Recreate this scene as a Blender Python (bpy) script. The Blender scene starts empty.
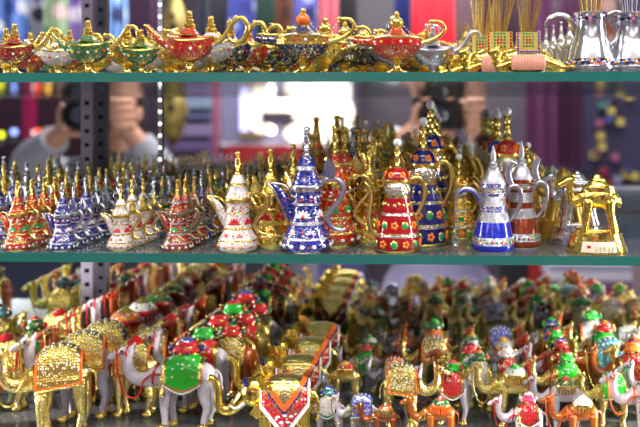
import bpy, bmesh, math, random
from math import sin, cos, pi, radians as R
from mathutils import Vector, Matrix
random.seed(7)
S = bpy.context.scene
COL = S.collection

# ------------------------------------------------------------------ camera
F = 780.0; AX, AY = 411.0, 115.0; YAW = R(2.0)
CAM = Vector((0.118, -0.78, 0.140))
FWD = Vector((-sin(YAW), cos(YAW), 0)); RGT = Vector((cos(YAW), sin(YAW), 0)); UP = Vector((0, 0, 1))
cd = bpy.data.cameras.new('camera'); cam = bpy.data.objects.new('camera', cd); COL.objects.link(cam)
cam.location = CAM; cam.rotation_euler = (pi/2, 0, YAW)
cd.sensor_width = 36; cd.lens = F/640*36
cd.shift_x = (320-AX)/640; cd.shift_y = (AY-213.5)/640
cd.clip_start = 0.01; cd.clip_end = 50
cd.dof.use_dof = True; cd.dof.focus_distance = 0.80; cd.dof.aperture_fstop = 4.4
S.camera = cam
S.view_settings.view_transform = 'Standard'; S.view_settings.look = 'None'
S.view_settings.gamma = 1; S.view_settings.use_curve_mapping = False
S.view_settings.exposure = 0.12
try:
    S.cycles.use_denoising = True
    S.cycles.max_bounces = 8; S.cycles.glossy_bounces = 5; S.cycles.diffuse_bounces = 3
    S.cycles.transparent_max_bounces = 16; S.cycles.transmission_bounces = 4
    S.cycles.sample_clamp_indirect = 6.0
    S.cycles.caustics_reflective = False; S.cycles.caustics_refractive = False
except Exception: pass
w = bpy.data.worlds.new('world'); S.world = w; w.use_nodes = True
w.node_tree.nodes['Background'].inputs[0].default_value = (0.80, 0.85, 1.0, 1)
w.node_tree.nodes['Background'].inputs[1].default_value = 0.6
def area(name, loc, rot, sx, sy, power, col=(1, 1, 1)):
    l = bpy.data.lights.new(name, 'AREA'); l.shape = 'RECTANGLE'; l.size = sx; l.size_y = sy
    l.energy = power; l.color = col
    o = bpy.data.objects.new(name, l); o.location = loc; o.rotation_euler = rot; COL.objects.link(o); return o
# fluorescent fittings of the shop ceiling and added fill lights beside the cabinet
area('shop_tube_light', (-0.55, -0.95, 1.75), (R(-22), 0, 0), 1.2, 0.25, 30, (1.0, .97, .92))
area('shop_tube_light', (0.75, -0.95, 1.75), (R(-22), 0, 0), 1.2, 0.25, 30, (1.0, .97, .92))
area('shop_tube_light', (0.1, -2.3, 1.75), (R(-38), 0, 0), 2.6, 0.5, 190, (1.0, .96, .9))
# unseen vertical fill lights added at the cabinet's two front corners
area('corner_fill_light', (-0.84, -0.03, .05), (R(90), 0, R(-66)), .03, 1.1, 7, (1.0, .98, .95))
area('corner_fill_light', (0.74, -0.03, .05), (R(90), 0, R(66)), .03, 1.1, 7, (1.0, .98, .95))
# short unseen fill lights added at both sides to brighten the lower shelf
area('lower_shelf_fill_light', (-0.84, 0.0, -.10), (R(90), 0, R(-66)), .03, .20, 12, (1.0, .97, .9))
area('lower_shelf_fill_light', (0.74, 0.0, -.10), (R(90), 0, R(66)), .03, .20, 12, (1.0, .97, .9))

D = 0.35; Z2 = 0.0; Z1 = 0.183; Z3 = -0.215; GT = 0.0095
def P(u, v, Y):                      # point on the plane y = Y seen at a pixel
    d = FWD + RGT*((u-AX)/F) - UP*((v-AY)/F)
    return CAM + d*((Y-CAM.y)/d.y)
def PX(u, Y=0.0): return P(u, AY, Y).x
def RV(u, v, Yr):                    # point on the real plane y = Yr whose mirror image is seen at a pixel
    p = P(u, v, 2*D-Yr); return Vector((p.x, Yr, p.z))

# ------------------------------------------------------------------ materials
def c(r, g, b, a=1):
    f = lambda x: ((x/255)/12.92 if x/255 <= .04045 else ((x/255+.055)/1.055)**2.4)
    return (f(r), f(g), f(b), a)
MATS = {}
def mat(name, col, metal=0., rough=.4, coat=0., emit=None, bump=None, trans=0., spec=.5, alpha=1.):
    if name in MATS: return MATS[name]
    m = bpy.data.materials.new(name); m.use_nodes = True; nt = m.node_tree; b = nt.nodes['Principled BSDF']
    b.inputs['Base Color'].default_value = col; b.inputs['Metallic'].default_value = metal
    b.inputs['Roughness'].default_value = rough; b.inputs['Coat Weight'].default_value = coat
    b.inputs['Coat Roughness'].default_value = .08
    b.inputs['Transmission Weight'].default_value = trans; b.inputs['Specular IOR Level'].default_value = spec
    if emit: b.inputs['Emission Color'].default_value = emit[0]; b.inputs['Emission Strength'].default_value = emit[1]
    if bump:
        tc = nt.nodes.new('ShaderNodeTexCoord')
        v = nt.nodes.new('ShaderNodeTexVoronoi' if len(bump) > 2 else 'ShaderNodeTexNoise'); v.inputs['Scale'].default_value = bump[0]
        nt.links.new(tc.outputs['Object'], v.inputs['Vector'])
        bp = nt.nodes.new('ShaderNodeBump'); bp.inputs['Strength'].default_value = bump[1]; bp.inputs['Distance'].default_value = .001
        nt.links.new(v.outputs[0], bp.inputs['Height']); nt.links.new(bp.outputs[0], b.inputs['Normal'])
    MATS[name] = m; return m
def ornate(name, base, spots, line=None, scale=260., rough=.25, metal=0., spot_r=.32, line_w=.06, coat=.6, dens=.45, strength=.5):
    """glossy enamel or metal set with small coloured stones and thin metal filigree lines"""
    if name in MATS: return MATS[name]
    m = bpy.data.materials.new(name); m.use_nodes = True; nt = m.node_tree; N = nt.nodes; L = nt.links; b = N['Principled BSDF']
    tc = N.new('ShaderNodeTexCoord')
    v = N.new('ShaderNodeTexVoronoi'); v.inputs['Scale'].default_value = scale; v.inputs['Randomness'].default_value = .6
    L.new(tc.outputs['Object'], v.inputs['Vector'])
    lt = N.new('ShaderNodeMath'); lt.operation = 'LESS_THAN'; lt.inputs[1].default_value = spot_r; L.new(v.outputs['Distance'], lt.inputs[0])
    sp = N.new('ShaderNodeSeparateColor'); L.new(v.outputs['Color'], sp.inputs[0])
    gt = N.new('ShaderNodeMath'); gt.operation = 'LESS_THAN'; gt.inputs[1].default_value = dens; L.new(sp.outputs[1], gt.inputs[0])
    mk = N.new('ShaderNodeMath'); mk.operation = 'MULTIPLY'; L.new(lt.outputs[0], mk.inputs[0]); L.new(gt.outputs[0], mk.inputs[1])
    rp = N.new('ShaderNodeValToRGB'); rp.color_ramp.interpolation = 'CONSTANT'
    el = rp.color_ramp.elements
    while len(el) < len(spots): el.new(.5)
    for i, s in enumerate(spots): el[i].position = i/len(spots); el[i].color = s
    L.new(sp.outputs[0], rp.inputs[0])
    cur = None
    def mix(fac, a, bcol):
        x = N.new('ShaderNodeMix'); x.data_type = 'RGBA'; L.new(fac, x.inputs[0])
        if isinstance(a, tuple): x.inputs[6].default_value = a
        else: L.new(a, x.inputs[6])
        if isinstance(bcol, tuple): x.inputs[7].default_value = bcol
        else: L.new(bcol, x.inputs[7])
        return x.outputs[2]
    cur = base; metal_out = None
    if line:
        v2 = N.new('ShaderNodeTexVoronoi'); v2.feature = 'DISTANCE_TO_EDGE'; v2.inputs['Scale'].default_value = scale*.8
        L.new(tc.outputs['Object'], v2.inputs['Vector'])
        l2 = N.new('ShaderNodeMath'); l2.operation = 'LESS_THAN'; l2.inputs[1].default_value = line_w; L.new(v2.outputs['Distance'], l2.inputs[0])
        cur = mix(l2.outputs[0], cur, line)
        mm = N.new('ShaderNodeMath'); mm.operation = 'MAXIMUM'; L.new(l2.outputs[0], mm.inputs[0]); mm.inputs[1].default_value = metal
        sb = N.new('ShaderNodeMath'); sb.operation = 'SUBTRACT'; sb.use_clamp = True; L.new(mm.outputs[0], sb.inputs[0]); L.new(mk.outputs[0], sb.inputs[1])
        L.new(sb.outputs[0], b.inputs['Metallic'])
    else: b.inputs['Metallic'].default_value = metal
    cur = mix(mk.outputs[0], cur, rp.outputs[0]); L.new(cur, b.inputs['Base Color'])
    b.inputs['Roughness'].default_value = rough; b.inputs['Coat Weight'].default_value = coat; b.inputs['Coat Roughness'].default_value = .06
    bp = N.new('ShaderNodeBump'); bp.inputs['Strength'].default_value = strength; bp.inputs['Distance'].default_value = .0008
    L.new(v.outputs['Distance'], bp.inputs['Height']); bp.invert = True; L.new(bp.outputs[0], b.inputs['Normal'])
    MATS[name] = m; return m
GOLDC = (.93, .71, .19, 1); SILC = (.66, .66, .70, 1)
W_, RD, GN, BL, YL, OR = c(245, 245, 245), c(215, 20, 25), c(20, 150, 60), c(25, 40, 190), c(250, 200, 30), c(245, 130, 20)
gold = mat('polished_gold', GOLDC, 1, .2)
gold_d = mat('antique_gold', (.62, .42, .10, 1), 1, .3, bump=(350, .4))
gold_f = ornate('filigree_gold', (.92, .70, .19, 1), [(1, .95, .7, 1), W_, (1, .8, .3, 1)], None, 420, .25, 1., .38, dens=.8, coat=0, strength=1.)
gold_j = ornate('jewelled_gold', (.9, .62, .12, 1), [RD, GN, W_, W_, BL], None, 330, .22, 1., .34, dens=.3, coat=0, strength=.8)
gold_g = mat('green_gold', (.55, .50, .12, 1), 1, .28, bump=(300, .4, 1))
silver = mat('polished_silver', SILC, 1, .18)
silver_b = mat('beaded_silver', (.6, .6, .64, 1), 1, .28, bump=(700, 1., 1))
gold_b = mat('beaded_gold', (.97, .72, .25, 1), 1, .25, bump=(700, 1., 1))
pewter = mat('lilac_silver', (.55, .54, .62, 1), 1, .3)
bronze = mat('dark_bronze', (.35, .27, .16, 1), 1, .35, bump=(300, .5))
silver_d = mat('tarnished_silver', (.42, .42, .38, 1), 1, .35, bump=(300, .5))
white_st = mat('white_stone', c(250, 250, 250), 0, .15, 1)
red_st = mat('red_stone', c(210, 15, 30), 0, .12, 1)
green_st = mat('green_stone', c(20, 170, 90), 0, .12, 1)
blue_st = mat('blue_stone', c(40, 40, 200), 0, .12, 1)
orange_st = mat('orange_enamel', c(255, 140, 20), 0, .2, 1)
pearl = mat('pearl', c(235, 232, 235), .1, .15, 1)
black = mat('black_enamel', c(18, 18, 22), 0, .25, .5)
crystal = mat('crystal', (1, 1, 1, 1), 0, .02, 0, trans=.9)
rim_dm = ornate('rhinestone_band', (.75, .68, .5, 1), [W_, (1, 1, 1, 1), c(200, 200, 210)], None, 480, .15, .9, .42, dens=.85, coat=0, strength=1.)
def enamel(key, rgb, lines='gold', sp=None, scale=300., dens=.25):
    ln = {'gold': GOLDC, 'silver': SILC, None: None}[lines]
    return ornate('enamel_'+key, c(*rgb), sp or [W_, RD, W_, GN, YL], ln, scale, .22, 0., .3, .035, 1., dens, .4)
BODY = {
 'red': enamel('red', (205, 25, 18)), 'blue': enamel('blue', (16, 26, 140), 'silver', [W_, c(150, 170, 235), RD, W_], 300., .2),
 'white': enamel('white', (240, 236, 238), 'gold', [RD, W_, GN, RD]), 'gold': gold_j, 'green': enamel('green', (18, 120, 70), 'gold'),
 'orange': enamel('orange', (235, 110, 25), 'gold', [W_, BL, GN]), 'brown': enamel('brown', (160, 18, 30), 'gold', [W_, GN, W_]),
 'black': enamel('black', (20, 26, 24), 'gold', [GN, W_, RD]), 'teal': enamel('teal', (30, 110, 130), 'silver', [W_, BL, W_]),
 'silver': ornate('jewelled_silver', SILC, [BL, RD, W_], None, 330, .22, 1., .34, dens=.3, coat=0, strength=.8),
 'navy': enamel('navy', (20, 24, 100), 'gold', [GN, OR, W_, OR]),
}
PLAIN = {k: mat('plain_'+k, c(*v), 0, .22, 1, bump=(500, .25)) for k, v in dict(red=(205, 22, 22), blue=(28, 40, 185), white=(235, 228, 232),
    green=(35, 170, 45), dgreen=(10, 95, 50), orange=(240, 105, 20), brown=(160, 72, 28), pink=(225, 60, 100), yellow=(245, 190, 40),
    navy=(24, 26, 105), black=(20, 20, 22), teal=(40, 120, 140), maroon=(120, 20, 25), lilac=(200, 190, 215)).items()}
COAT = {'white': ornate('white_camel_enamel', c(226, 212, 222), [W_, c(215, 200, 215)], None, 700, .25, 0, .4, dens=.9, coat=.8, strength=.35),
        'brown': mat('brown_camel_enamel', c(170, 78, 25), .25, .25, 1, bump=(300, .4)),
        'orange': mat('amber_camel_enamel', c(205, 105, 25), .3, .22, 1, bump=(300, .4)),
        'gold': gold_f, 'shiny': gold, 'silver': silver, 'ggold': gold_g}

# ------------------------------------------------------------------ mesh builder (millimetres)
class MB:
    def __init__(s): s.v = []; s.f = []; s.m = []; s.roles = []
    def role(s, r):
        if r not in s.roles: s.roles.append(r)
        return s.roles.index(r)
    def grid(s, rows, closed=True, r='main', cap0=False, cap1=False):
        """rows of points joined into a skin; r may be a function of (row, column)"""
        b = len(s.v); n = len(rows[0])
        for q in rows: s.v += [tuple(p) for p in q]
        for i in range(len(rows)-1):
            for j in range(n if closed else n-1):
                k = (j+1) % n
                s.f.append((b+i*n+j, b+i*n+k, b+(i+1)*n+k, b+(i+1)*n+j)); s.m.append(s.role(r(i, j) if callable(r) else r))
        rr = lambda i: s.role(r(i, 0) if callable(r) else r)
        if cap0: s.f.append(tuple(b+j for j in reversed(range(n)))); s.m.append(rr(0))
        if cap1: s.f.append(tuple(b+(len(rows)-1)*n+j for j in range(n))); s.m.append(rr(len(rows)-2))
    def lathe(s, prof, seg=28, sx=1., sy=1., o=(0, 0, 0)):
        rows = [[(o[0]+p[0]*cos(2*pi*j/seg)*sx, o[1]+p[0]*sin(2*pi*j/seg)*sy, o[2]+p[1]) for j in range(seg)] for p in prof]
        rl = [p[2] if len(p) > 2 else 'main' for p in prof]
        s.grid(rows, True, lambda i, j: rl[i], prof[0][0] > .01, prof[-1][0] > .01)
    def tube(s, pts, rad, seg=10, r='main', sub=4, flat=1.):
        pts = [Vector(p) for p in pts]; n = len(pts)
        if not hasattr(rad, '__len__'): rad = [rad]*n
        P2, R2 = [], []
        for i in range(n-1):
            p0, p1, p2, p3 = pts[max(i-1, 0)], pts[i], pts[i+1], pts[min(i+2, n-1)]
            for k in range(sub):
                t = k/sub
                P2.append(.5*((2*p1)+(p2-p0)*t+(2*p0-5*p1+4*p2-p3)*t*t+(3*p1-p0-3*p2+p3)*t**3)); R2.append(rad[i]*(1-t)+rad[i+1]*t)
        P2.append(pts[-1]); R2.append(rad[-1])
        rows = []; nrm = None
        for i, p in enumerate(P2):
            d = (P2[min(i+1, len(P2)-1)]-P2[max(i-1, 0)]).normalized()
            if nrm is None: nrm = d.cross(Vector((0, 1, 0.013)));
            if nrm.length < 1e-3: nrm = d.cross(Vector((1, 0, 0)))
            nrm = (nrm-d*nrm.dot(d)).normalized(); bi = d.cross(nrm)
            rows.append([p+nrm*R2[i]*cos(2*pi*j/seg)+bi*R2[i]*flat*sin(2*pi*j/seg) for j in range(seg)])
        s.grid(rows, True, r, True, True)
    def ball(s, o, rad, r='main', seg=10, rings=7, rot=None):
        if not hasattr(rad, '__len__'): rad = (rad,)*3
        rows = []
        for i in range(rings+1):
            a = pi*i/rings; a = min(max(a, .02), pi-.02)
            q = [Vector((rad[0]*sin(a)*cos(2*pi*j/seg), rad[1]*sin(a)*sin(2*pi*j/seg), -rad[2]*cos(a))) for j in range(seg)]
            if rot is not None: q = [rot @ p for p in q]
            rows.append([p+Vector(o) for p in q])
        s.grid(rows, True, r, True, True)
    def box(s, o, h, r='main', rot=None):
        b = len(s.v)
        for x in (-1, 1):
            for y in (-1, 1):
                for z in (-1, 1):
                    p = Vector((x*h[0], y*h[1], z*h[2]))
                    if rot is not None: p = rot @ p
                    s.v.append(tuple(p+Vector(o)))
        for f in ((0, 1, 3, 2), (4, 6, 7, 5), (0, 4, 5, 1), (2, 3, 7, 6), (0, 2, 6, 4), (1, 5, 7, 3)):
            s.f.append(tuple(b+i for i in f)); s.m.append(s.role(r))
    def prism(s, pts, o, ax, thick, r='main'):
        """flat outline (list of 2-D) extruded; ax = (right, up, normal) vectors"""
        b = len(s.v); n = len(pts); o = Vector(o)
        for k in (-.5, .5):
            for x, y in pts: s.v.append(tuple(o+ax[0]*x+ax[1]*y+ax[2]*thick*k))
        s.f.append(tuple(b+i for i in reversed(range(n)))); s.f.append(tuple(b+n+i for i in range(n))); s.m += [s.role(r)]*2
        for i in range(n):
            j = (i+1) % n; s.f.append((b+i, b+j, b+n+j, b+n+i)); s.m.append(s.role(r))
    def mesh(s, name, k=.001, sharp=50):
        me = bpy.data.meshes.new(name); me.from_pydata([(x*k, y*k, z*k) for x, y, z in s.v], [], s.f)
        me.update(); me.validate()
        for i, p in enumerate(me.polygons): p.material_index = s.m[i] if i < len(s.m) else 0
        bm = bmesh.new(); bm.from_mesh(me); bmesh.ops.recalc_face_normals(bm, faces=bm.faces); bm.to_mesh(me); bm.free()
        me.polygons.foreach_set('use_smooth', [True]*len(me.polygons))
        try: me.set_sharp_from_angle(angle=R(sharp))
        except Exception: pass
        for r in s.roles: me.materials.append(None)
        return me
    def solid(s, name, k=.001, vox=1.2, smooth=2):
        """one continuous skin grown over the shapes"""
        me = s.mesh(name+'_raw', k); o = bpy.data.objects.new('tmp', me); COL.objects.link(o)
        a = o.modifiers.new('r', 'REMESH'); a.mode = 'VOXEL'; a.voxel_size = vox*k; a.use_smooth_shade = True
        b = o.modifiers.new('s', 'SMOOTH'); b.iterations = smooth; b.factor = .5
        dg = bpy.context.evaluated_depsgraph_get(); dg.update()
        r = bpy.data.meshes.new_from_object(o.evaluated_get(dg)); r.name = name
        bpy.data.objects.remove(o); bpy.data.meshes.remove(me)
        r.materials.clear(); r.materials.append(None); r.polygons.foreach_set('use_smooth', [True]*len(r.polygons)); r.polygons.foreach_set('material_index', [0]*len(r.polygons))
        return r, ['main']

# ------------------------------------------------------------------ things and parts
def tag(o, label, cat, group=None, kind=None):
    if label: o['label'] = label
    if cat: o['category'] = cat
    if group: o['group'] = group
    if kind: o['kind'] = kind
    return o
def link(name, me, roles, mats, parent=None):
    o = bpy.data.objects.new(name, me); COL.objects.link(o)
    if parent is not None: o.parent = parent
    for i, r in enumerate(roles):
        m = mats.get(r) or mats.get('main')
        o.material_slots[i].link = 'OBJECT'; o.material_slots[i].material = m
    return o
class Part:
    def __init__(s, name, mb, subs=(), solid=None, ov=None, near=False):
        s.name = name; s.subs = list(subs); s.ov = ov or {}; s.near = near
        if solid: s.me, s.roles = mb.solid(name, vox=solid)
        else: s.me, s.roles = mb.mesh(name), mb.roles
def make(name, parts, loc, mats, label, cat, group=None, rz=0., k=1., skip=(), far=False, origin=Vector((0, 0, 0))):
    """a thing: an Empty at its base that carries its parts and their sub-parts"""
    e = bpy.data.objects.new(name, None); COL.objects.link(e); e.empty_display_size = .01
    e.location = loc; e.rotation_euler = (0, 0, rz); e.scale = (k, k, k) if not hasattr(k, '__len__') else k
    tag(e, label, cat, group)
    def add(p, par):
        if p.name in skip or (far and p.near): return
        mm = dict(mats); mm.update(p.ov)
        if p.name in mats: mm['main'] = mats[p.name]
        o = link(p.name, p.me, p.roles, mm, par)
        for q in p.subs: add(q, o)
    for p in parts: add(p, e)
    return e
def single(name, mb, loc, mats, label=None, cat=None, group=None, kind=None, parent=None, rz=0., k=.001, sharp=40, solid=None):
    me, roles = mb.solid(name, k, solid) if solid else (mb.mesh(name, k, sharp), mb.roles)
    o = link(name, me, roles, mats, parent); o.location = loc; o.rotation_euler = (0, 0, rz)
    return tag(o, label, cat, group, kind)
ORD = 'front second third fourth fifth sixth seventh eighth ninth tenth eleventh twelfth thirteenth fourteenth fifteenth'.split()

# ------------------------------------------------------------------ cabinet: glass shelves, mirror, uprights
def glass_mats():
    m = bpy.data.materials.new('shelf_glass'); m.use_nodes = True; nt = m.node_tree; N = nt.nodes; L = nt.links
    out = N['Material Output']; N.remove(N['Principled BSDF'])
    tr = N.new('ShaderNodeBsdfTransparent'); tr.inputs[0].default_value = (.86, .93, .91, 1)
    gl = N.new('ShaderNodeBsdfGlossy'); gl.inputs['Roughness'].default_value = .06; gl.inputs['Color'].default_value = (.9, .95, .95, 1)
    df = N.new('ShaderNodeBsdfDiffuse'); df.inputs[0].default_value = (.72, .75, .77, 1)
    fr = N.new('ShaderNodeFresnel'); fr.inputs[0].default_value = 1.6
    a = N.new('ShaderNodeMixShader'); a.inputs[0].default_value = .15; L.new(tr.outputs[0], a.inputs[1]); L.new(df.outputs[0], a.inputs[2])
    b = N.new('ShaderNodeMixShader'); L.new(fr.outputs[0], b.inputs[0]); L.new(a.outputs[0], b.inputs[1]); L.new(gl.outputs[0], b.inputs[2])
    L.new(b.outputs[0], out.inputs[0])
    e = mat('glass_edge', c(36, 112, 104), 0, .25, .5, bump=(60, .1))
    return m, e
GLASS, GEDGE = glass_mats()
def shelf(ztop, label, y0=0.0, x0=-1.0, x1=1.15):
    mb = MB()
    hx = (x1-x0)*500; hy = (D-.004-y0)*500
    mb.box((0, 0, -GT*500), (hx, hy, GT*500), 'glass')
    o = single('glass_shelf', mb, ((x0+x1)/2, y0+hy/1000, ztop), {'glass': GLASS, 'edge': GEDGE, 'main': GLASS}, label, 'glass shelf', 'glass shelves of the display cabinet')
    me = o.data; me.materials.append(None); o.material_slots[1].link = 'OBJECT'; o.material_slots[1].material = GEDGE
    for p in me.polygons:
        if abs(p.normal.z) < .5: p.material_index = 1
        p.use_smooth = False
    return o
shelf(Z1, 'upper green-edged glass shelf carrying the row of genie lamps')
shelf(Z2, 'middle green-edged glass shelf carrying the rows of enamelled coffee pots')
shelf(Z3, 'lower green-edged glass shelf carrying the herds of ornamental camels')
mir = mat('mirror_silvering', (.86, .88, .90, 1), 1, .0)
mb = MB(); mb.box((0, 0, 0), (1075, 3, 620)); single('mirror_panel', mb, (.075, D+.003, .12), {'main': mir}, 'large mirror at the back of the cabinet reflecting the shop and photographers', 'mirror')
mb = MB(); mb.box((0, 0, 0), (1090, 12, 640)); single('wall_back', mb, (.075, D+.022, .12), {'main': mat('cabinet_board', c(90, 85, 90), 0, .6, bump=(20, .1))}, kind='structure')
mb = MB(); mb.box((0, 0, 0), (1075, 200, 8)); single('cabinet_base', mb, (.075, .145, -.36), {'main': ornate('painted_reflection_board', c(175, 172, 165), [c(140, 160, 135), c(200, 190, 210), c(215, 200, 130)], None, 45, .2, 0, .5, dens=.7, coat=.4, strength=.05)}, 'grey board under the lowest shelf, mottled with painted reflections', 'cabinet base')  # reflections of the figures are put into the board's mottled colours
steel = mat('galvanised_steel', c(98, 90, 106), .5, .45, bump=(90, .15))
def upright(u, label):
    # slotted steel channel with punched slots (real holes through the face)
    e = bpy.data.objects.new('shelf_upright', None); COL.objects.link(e); x = PX(u, .325); e.location = (x, .322, -.50)
    tag(e, label, 'shelf upright', None)
    W, H, t = 7.8, 1240, 1.5
    mb = MB(); pitch = 20.; sw, sh = 3.4, 6.0
    k = 0
    mb.box((-(W+sw)/2, 0, H/2), ((W-sw)/2, t/2, H/2)); mb.box(((W+sw)/2, 0, H/2), ((W-sw)/2, t/2, H/2))
    z = 0
    while z < H:
        mb.box((.0, 0, z+(pitch-sh)/2), (sw, t/2, (pitch-sh)/2)); z += pitch
    single('face_plate', mb, (0, 0, 0), {'main': steel}, parent=e)
    mr = MB(); mr.v = [(x, y+11, z) for x, y, z in mb.v]; mr.f = list(mb.f); mr.m = list(mb.m); mr.roles = list(mb.roles); single('rear_plate', mr, (0, 0, 0), {'main': steel}, parent=e)
    for sx in (-1, 1):
        mb = MB(); mb.box((sx*W, 5.5, H/2), (.8, 6.2, H/2)); single('side_flange', mb, (0, 0, 0), {'main': steel}, parent=e)
    mb = MB(); mb.box((0, 5.5, H/2), (W-1, .5, H/2)); single('slot_shade_strip', mb, (0, 0, 0), {'main': mat('slot_shade', c(25, 22, 28), .6, .5)}, parent=e)  # dark core strip, coloured to give the slots their shade
    return e
upright(88, 'grey slotted steel upright standing against the mirror')
# LED strip
mb = MB(); mb.box((0, 0, 0), (3.2, 1, 330)); xs = PX(160, .346)
st = single('led_strip', mb, (xs, .347, .40), {'main': mat('strip_backing', c(140, 140, 150), 0, .4)}, 'vertical strip of small round white led lights on the mirror', 'led strip')
mbl = MB()
led = mat('led_lens', c(255, 250, 235), 0, .3, emit=((1, .95, .85, 1), 4))
for i in range(38): mbl.ball((0, -1.4, -325+i*17.4), (2.1, 1.2, 2.1))
single('led_lens', mbl, (0, 0, 0), {'main': led}, parent=st)
# ------------------------------------------------------------------ coffee pots
def interp(prof, z):
    for a, b in zip(prof, prof[1:]):
        if a[1] <= z <= b[1] and b[1] > a[1]: return a[0]+(b[0]-a[0])*(z-a[1])/(b[1]-a[1])
    return prof[-1][0]
def studs(mb, prof, z, n, rad, r, ph=0., flat=.5, seg=8):
    q = interp(prof, z)
    for i in range(n):
        a = 2*pi*(i+ph)/n; mb.ball((q*cos(a), q*sin(a), z), (rad, rad*1.0, rad), r, seg, 5)
def motif(mb, prof, a, z, size, petal='flower', eye='stone', n=7, half=True):
    """daisy laid on the wall of the pot"""
    q = interp(prof, z); nrm = Vector((cos(a), sin(a), 0)); t = Vector((-sin(a), cos(a), 0))
    for i in range(n):
        b = pi*(i/(n-1)) if half else 2*pi*i/n
        d = t*cos(b)+UP*sin(b); zz = z+sin(b)*size*.55
        o = nrm*(interp(prof, zz)+.1)+t*cos(b)*size*.55+UP*zz
        m = Matrix((d, nrm, d.cross(nrm))).transposed()
        mb.ball(o, (size*.5, .7, size*.17), petal, 8, 5, m)
    mb.ball(nrm*(q+.4)+UP*z, (size*.22,)*3, eye, 8, 5)
def dallah_parts(hi=True):
    sg = 36 if hi else 20
    prof = [(19.5, 0, 'trim'), (20.5, 1.5, 'main'), (22.5, 5, 'main'), (23, 9, 'main'), (22, 13.5, 'bead'), (21.5, 16, 'main'), (18.5, 22, 'main'), (15.5, 28, 'bead'), (15.5, 31.5, 'main'),
            (13.6, 36, 'main'), (12.8, 44, 'main'), (12.6, 48, 'bead'), (13.1, 50.5, 'main'), (12.7, 54, 'main'), (13.2, 62, 'trim'), (15, 65, 'trim'), (15, 67, 'trim'), (12, 68.5, 'trim')]
    b = MB(); b.lathe(prof, sg)
    g = MB(); studs(g, prof, 7.5, 14, 2.1 if hi else 2.3, 'stud', .5, seg=8 if hi else 6); g2 = MB(); studs(g2, prof, 57, 10, 1.5, 'stud', .25, seg=6)
    fl = MB()
    for a in (-95, -20, 70, 160): motif(fl, prof, R(a), 36, 7.5)
    for a in (-122, -70, 20, 110): motif(fl, prof, R(a), 20, 4.6, n=5)
    for a in (-105, -65, 40, 130): fl.ball((interp(prof, 53)*cos(R(a)), interp(prof, 53)*sin(R(a)), 53), 1.5, 'stone', 8, 5)
    for a in (-92, 5, 90): fl.ball((interp(prof, 20)*cos(R(a)), interp(prof, 20)*sin(R(a)), 21.5), 1.4, 'stone', 8, 5)
    lp = [(14, 66.5, 'bead'), (14.2, 69, 'main'), (11, 76, 'main'), (8.6, 84, 'bead'), (9.4, 85.5, 'bead'), (9, 88, 'main'), (6.4, 94, 'main'), (5, 98, 'trim')]
    l = MB(); l.lathe(lp, sg)
    f = MB(); f.lathe([(4.6, 97), (5.6, 99), (4, 100.5), (4, 101.5), (5.4, 103), (4, 104.6), (3.6, 105.5), (4.8, 107), (3.6, 108.8), (3.4, 112), (2.6, 119), (2.2, 120.5), (3.2, 121.5), (2, 122.3)], 16); f.ball((0, 0, 125.4), 3.7, 'main', 14, 9)
    s = MB(); s.tube([(-14, 0, 30), (-16.5, 0, 42), (-20, 0, 53), (-25, 0, 62), (-32, 0, 68.5)], [2.5, 5.5, 4.8, 3.2, 1.8], 12, 'main', 4, .75)
    st = MB(); st.tube([(-17, -1, 31), (-22, -1, 44), (-26.5, -1, 55), (-31, -1, 64), (-35.5, 0, 69)], [1.2, 1.4, 1.4, 1.3, 1.2], 8, 'trim')
    st.tube([(-13, 0, 57), (-17, 0, 64), (-23, 0, 69), (-35.5, 0, 70)], [1.2, 1.3, 1.3, 1.2], 8, 'trim')
    h = MB(); h.tube([(13, 0, 60), (12, 0, 68), (18, 0, 74), (28, 0, 74), (33.5, 0, 66), (31, 0, 54), (23, 0, 43), (19, 0, 34), (23, 0, 25), (31, 0, 21), (36, 0, 23)], [2, 2.3, 2.6, 2.9, 3, 2.9, 2.6, 2.5, 2.4, 1.9, 1.2], 10 if hi else 7, 'hand', 4 if hi else 3, .8)
    t = MB(); t.prism([(-7.5, -8), (6, -10), (10, -2), (1, 11), (-1, 12)], (20, -2, 86), (Vector((.85, -.5, 0)), UP, Vector((.5, .85, 0))), 1.6, 'hand'); t.tube([(14, 0, 70), (17, -1, 77)], [1.6, 1.4], 8, 'hand', 2)
    return [Part('pot_body', b, [Part('stud_ring', g, near=False), Part('stud_ring', g2, near=False), Part('flower_motif', fl, near=True)]), Part('spout', s, [Part('spout_edging', st)]), Part('handle', h, [Part('thumb_rest', t)]), Part('lid', l, [Part('finial', f)])]
DAL_HI, DAL_LO = dallah_parts(True), dallah_parts(False)
for _p in DAL_HI+DAL_LO: pass
DCOL = {  # body, trim, bead, finial
 'blue': ('blue', silver, silver_b, silver, white_st, white_st, red_st), 'red': ('red', gold, gold_b, gold, white_st, green_st, white_st), 'white': ('white', gold, gold_b, gold, mat('amber_ring', c(205, 140, 60), .5, .25, 1), red_st, red_st),
 'gold': ('gold', gold, gold_b, gold, gold, red_st, red_st), 'green': ('green', gold, gold_b, gold, white_st, white_st, red_st), 'orange': ('orange', gold, gold_b, gold_d, white_st, white_st, blue_st),
 'brown': ('brown', bronze, silver_b, gold_d, white_st, green_st, white_st), 'black': ('black', gold, gold_b, gold_d, red_st, gold, green_st), 'teal': ('teal', silver, silver_b, silver, white_st, white_st, blue_st),
 'silver': ('silver', silver, silver_b, silver, blue_st, blue_st, red_st), 'navy': ('navy', gold, gold_b, gold, orange_st, orange_st, green_st)}
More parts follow.
